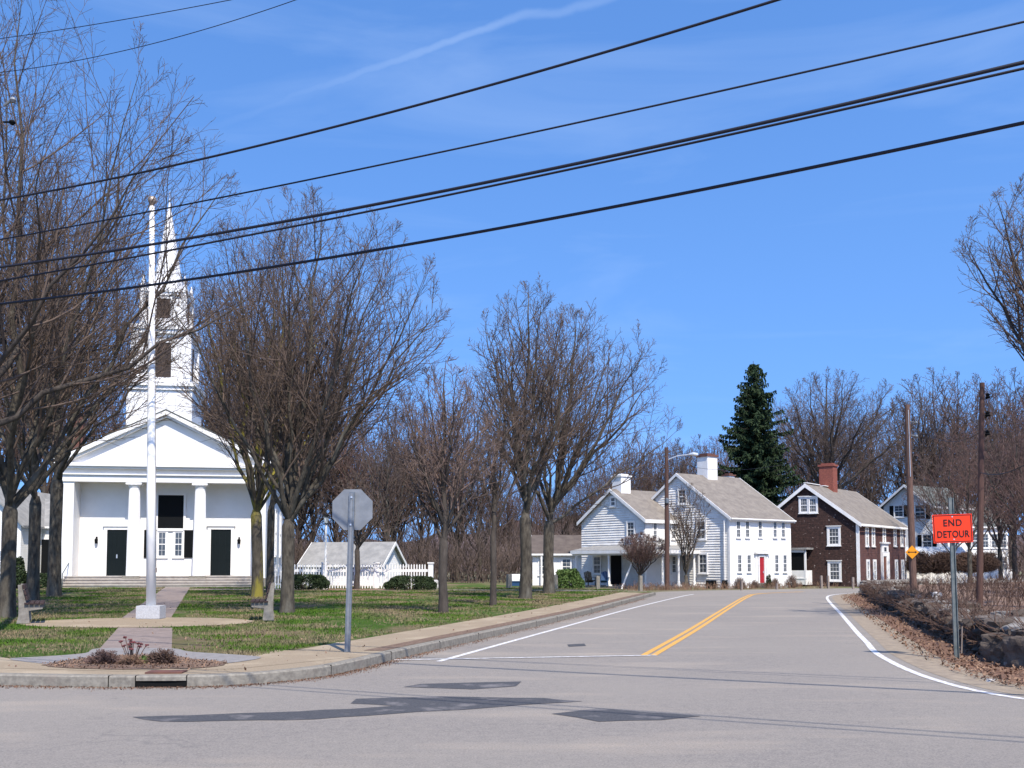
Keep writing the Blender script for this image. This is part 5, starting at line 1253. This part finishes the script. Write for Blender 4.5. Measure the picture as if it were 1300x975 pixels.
thicket('undergrowth', 'brown understorey of the woods behind the houses on the right', 800, (26, 75, 94, 116), (2, 4.5), 'twig_wood', .024, 9, -.2, None, 0, 7)
thicket('dry_weeds', 'dry weeds at the verge before the farmhouse', 700, (3, 24, 55, 66), (.15, .5), 'leaf_tan', .007, 3, 0, [(7.2,57.5),(11.2,60),(15.5,62),(20.6,64.6),(21.5,65.5),(15,63.5),(10,61),(6,59)], 0, 8)

# clipped / loose shrubs made of many small leaves over stems
def shrub(name, label, cat, x, y, z, rx, ry, h, m, n=3500, leaf=.05, group=None, flat=1.0, seed=1, twiggy=False, twig='twig_red', fill=.35):
    rg = np.random.default_rng(seed); t = thing(name, label, cat, (x, y, z), 0, group)
    u = rg.normal(size=(n, 3)); u /= np.linalg.norm(u, axis=1)[:, None]; u[:, 2] = np.abs(u[:, 2])*1.0
    rr_ = 1 - fill*rg.random(n)**1.6; lump = 1 + .07*np.sin(u[:, 0]*7+seed)*np.cos(u[:, 1]*6) + .05*np.sin(u[:, 2]*9)
    p = np.sign(u)*np.abs(u)**flat; c = p*rr_[:, None]*lump[:, None]*np.array([rx, ry, h*.92]) ; c[:, 2] = c[:, 2]*.92 + h*.06
    if not twiggy:
        a = rg.normal(size=(n, 3)); a /= np.linalg.norm(a, axis=1)[:, None]; b = np.cross(a, rg.normal(size=(n, 3))); b /= np.linalg.norm(b, axis=1)[:, None]; s_ = rg.uniform(.6, 1.3, n)[:, None]*leaf
        V = np.stack([c-a*s_, c-b*s_*.6, c+a*s_, c+b*s_*.6], 1).reshape(-1, 3); np_mesh('foliage', V, np.arange(n*4).reshape(-1, 4), m, t, smooth=False)
        g = {(3, 3): ([], [])}
        for k in range(0, n, max(1, n//60)): e = c[k]; g[(3, 3)][0].append([(e[0]*.1, e[1]*.1, 0), tuple(e*.5), tuple(e*.95)]); g[(3, 3)][1].append([.02, .012, .006])
        V, Fc = tubes_np(g); np_mesh('stem', V, Fc, 'bark_dark', t)
    else:
        g = {(4, 3): ([], [])}; rr2 = rg.normal(0, .08, (n, 3))
        for k in range(n):
            e = c[k]; q = rr2[k]; o0 = np.array([e[0]*.15, e[1]*.15, 0]) if k % 5 == 0 else e*rg.uniform(.45, .8)
            g[(4, 3)][0].append([tuple(o0), tuple(o0*.66+e*.34+q*rx), tuple(o0*.33+e*.67+q[::-1]*rx), tuple(e)]); g[(4, 3)][1].append([leaf*.3, leaf*.25, leaf*.2, leaf*.14])
        V, Fc = tubes_np(g); np_mesh('twigs', V, Fc, twig, t)
    return t
def hx_(px, Y): return xat(px, Y, 740)
shrub('hedge', 'clipped dark green hedge left of the lamp post', 'hedge', hx_(388, 54.6), 54.7, .12, 1.20, .7, .92, 'evergreen', 9000, .05, 'clipped hedges before the fence', .55, 2, fill=.2)
shrub('hedge', 'clipped dark green hedge at the right end of the picket fence', 'hedge', hx_(521.5, 54.4), 54.6, .12, 1.38, .7, .84, 'evergreen', 9000, .05, 'clipped hedges before the fence', .6, 3, fill=.2)
shrub('hedge', 'dark green hedge beside the left corner of the church', 'hedge', hx_(44, 58), 58, .12, 1.3, .7, .95, 'evergreen', 5000, .06, None, .6, 4, fill=.25)
shrub('shrub', 'tall dark conical shrub at the left edge near the hall', 'shrub', hx_(15, 57), 57.5, .12, .55, .55, 2.0, 'evergreen', 4000, .06, None, .9, 5)
shrub('shrub', 'bright green leafy shrub beside the annexe', 'shrub', hx_(722, 60), 60.5, .0, .95, .8, 1.35, 'shrub_green', 4200, .075, None, .8, 6)
for i, (px, Y, rx_, h_, lb) in enumerate(((939, 62.6, .45, .85, 'leafless bush at the farmhouse corner'), (958, 63.8, .3, .6, 'small leafless bush just left of the red door'), (984, 64.9, .32, .75, 'leafless bush right of the red door'), (1005, 66.0, .5, .95, 'leafless bush at the right end of the farmhouse front'))):
    shrub('bush', lb, 'bush', hx_(px, Y), Y, .0, rx_, rx_*.8, h_, None, 420, .035, 'bushes along the farmhouse front', 1.0, 20+i, True, 'twig_pale')
shrub('shrub', 'small dark evergreen right of the red door step', 'shrub', hx_(976, 64.6), 64.6, 0, .22, .2, .95, 'evergreen', 500, .05, None, 1, 31)
shrub('hedge', 'long brown clipped hedge in front of the right-hand white house', 'hedge', hx_(1183, 76), 76, .9, 2.2, .7, 1.7, None, 5200, .06, 'brown hedges at the right', .5, 8, True, 'twig_brown')
shrub('hedge', 'brown clipped hedge right of the detour sign', 'hedge', hx_(1240, 76), 76, .9, 1.7, .7, 1.7, None, 4200, .06, 'brown hedges at the right', .5, 9, True, 'twig_brown')
MB_ = MB().box(-2.6, 4.8, -.05, .12, 0, .75); o = MB_.build('low_wall', 'white_paint'); o.location = (hx_(1190, 78.5), 78.5, .4); tag(o, 'low white wall behind the brown hedges', 'low wall')
poly_sheet('mulch_bed', [(hx_(415,56),55.2),(hx_(500,56),55.2),(hx_(505,56),56.9),(hx_(412,56),56.9)], .158, 'mulch_red')

# flower bed plants
for i, (px, py, rx_, h_, lb) in enumerate(((131, 842, .26, .22, 'clump of dry red stems at the left of the flower bed'), (206, 842, .26, .24, 'clump of dry brown stems at the right of the flower bed'), (166, 843, .20, .14, 'low dry clump in the middle of the flower bed'))):
    q = G(px, py, .16); shrub('perennial_clump', lb, 'plant', q.x, q.y, .16, rx_, rx_*.8, h_, None, 330, .022, 'dry plants in the flower bed', 1.0, 40+i, True, ('twig_red', 'twig_brown', 'leaf_tan')[i])
q = G(168, 841, .16); t = thing('sedum_plant', 'dry sedum with dark red flat flower heads in the flower bed', 'plant', (q.x, q.y, .16))
rn = random.Random(9); hd = MB(); stm = MB()
for k in range(13):
    x, y, h_ = rn.uniform(-.22, .22), rn.uniform(-.1, .1), rn.uniform(.20, .36); stm.tube([(x*.3, y*.3, 0), (x*.7, y*.7, h_*.6), (x, y, h_)], .006, 5)
    for e in range(9): a = rn.uniform(0, 6.28); r_ = rn.uniform(0, .032); hd.lathe((x+r_*math.cos(a), y+r_*math.sin(a), h_+rn.uniform(-.01, .008)), [(.004,-.01),(.013,0),(.010,.012)], 5)
stm.build('stem', 'twig_brown', t); hd.build('flower_head', 'sedum', t)
shrub('small_plant', 'small green plant beside the dry sedum', 'plant', q.x+.18, q.y, .16, .09, .08, .10, 'shrub_green', 160, .03, None, 1, 50)

# spruce
def spruce(label, px, Y, py_top, py_bot, half_px, seed=3):
    rn = random.Random(seed); H_ = hz(py_top, Y); Rb = half_px*Y/F; t = thing('spruce_tree', label, 'tree', (xat(px, Y), Y, 0))
    MB().tube([(0,0,0),(.05,0,H_*.5),(0,.05,H_)], [.32,.18,.02], 8).build('trunk', 'bark_dark', t)
    V = []; g = {}
    z = 1.2
    while z < H_-.15:
        f = 1-z/H_; Lb = Rb*(f**.78)*1.16*(.72+.5*rn.random()) + .25; nb_ = 6 if f > .12 else 4; a0 = rn.uniform(0, 6.28)
        for k in range(nb_):
            a = a0 + 6.283*k/nb_ + rn.uniform(-.35, .35); L_ = Lb*rn.uniform(.42, 1.25); dr = Vector((math.cos(a), math.sin(a), 0)); ns = max(4, int(L_/.16)); sd = Vector((-dr.y, dr.x, 0))
            pts = []
            for i in range(5):
                u = i/4; pts.append(Vector((0,0,z)) + dr*L_*u + Z*(-.30*L_*u+.26*L_*u*u*u))
            g.setdefault((5, 3), ([], [])); g[(5, 3)][0].append([tuple(p) for p in pts]); g[(5, 3)][1].append([.05*f+.02,.04*f+.015,.02,.015,.008])
            for i in range(ns):
                u = (i+1)/ns; p = Vector((0,0,z)) + dr*L_*u + Z*(-.30*L_*u+.26*L_*u*u*u)
                for s_ in (-1, 1):
                    wl = (.22+.42*L_*.35*(1-u*.8))*rn.uniform(.6, 1.2)
                    for q_ in range(6):
                        tip = p + sd*s_*wl*rn.uniform(.3, 1) + dr*wl*rn.uniform(.1, .8) + Z*rn.uniform(-.42, .04)
                        wv = Vector((rn.gauss(0,1), rn.gauss(0,1), rn.gauss(0,1))).normalized()*.075; m_ = p.lerp(tip, .5)
                        V += [tuple(p), tuple(m_+wv), tuple(tip), tuple(m_-wv-Z*.04)]
        z += .22 + .20*f*rn.random()
    np_mesh('foliage', np.array(V), np.arange(len(V)).reshape(-1, 4), 'needles', t, smooth=False)
    v_, f_ = tubes_np(g); np_mesh('limbs', v_, f_, 'bark_dark', t)
spruce('tall dark spruce rising behind the white farmhouse', 960, 84, 458, 640, 66)
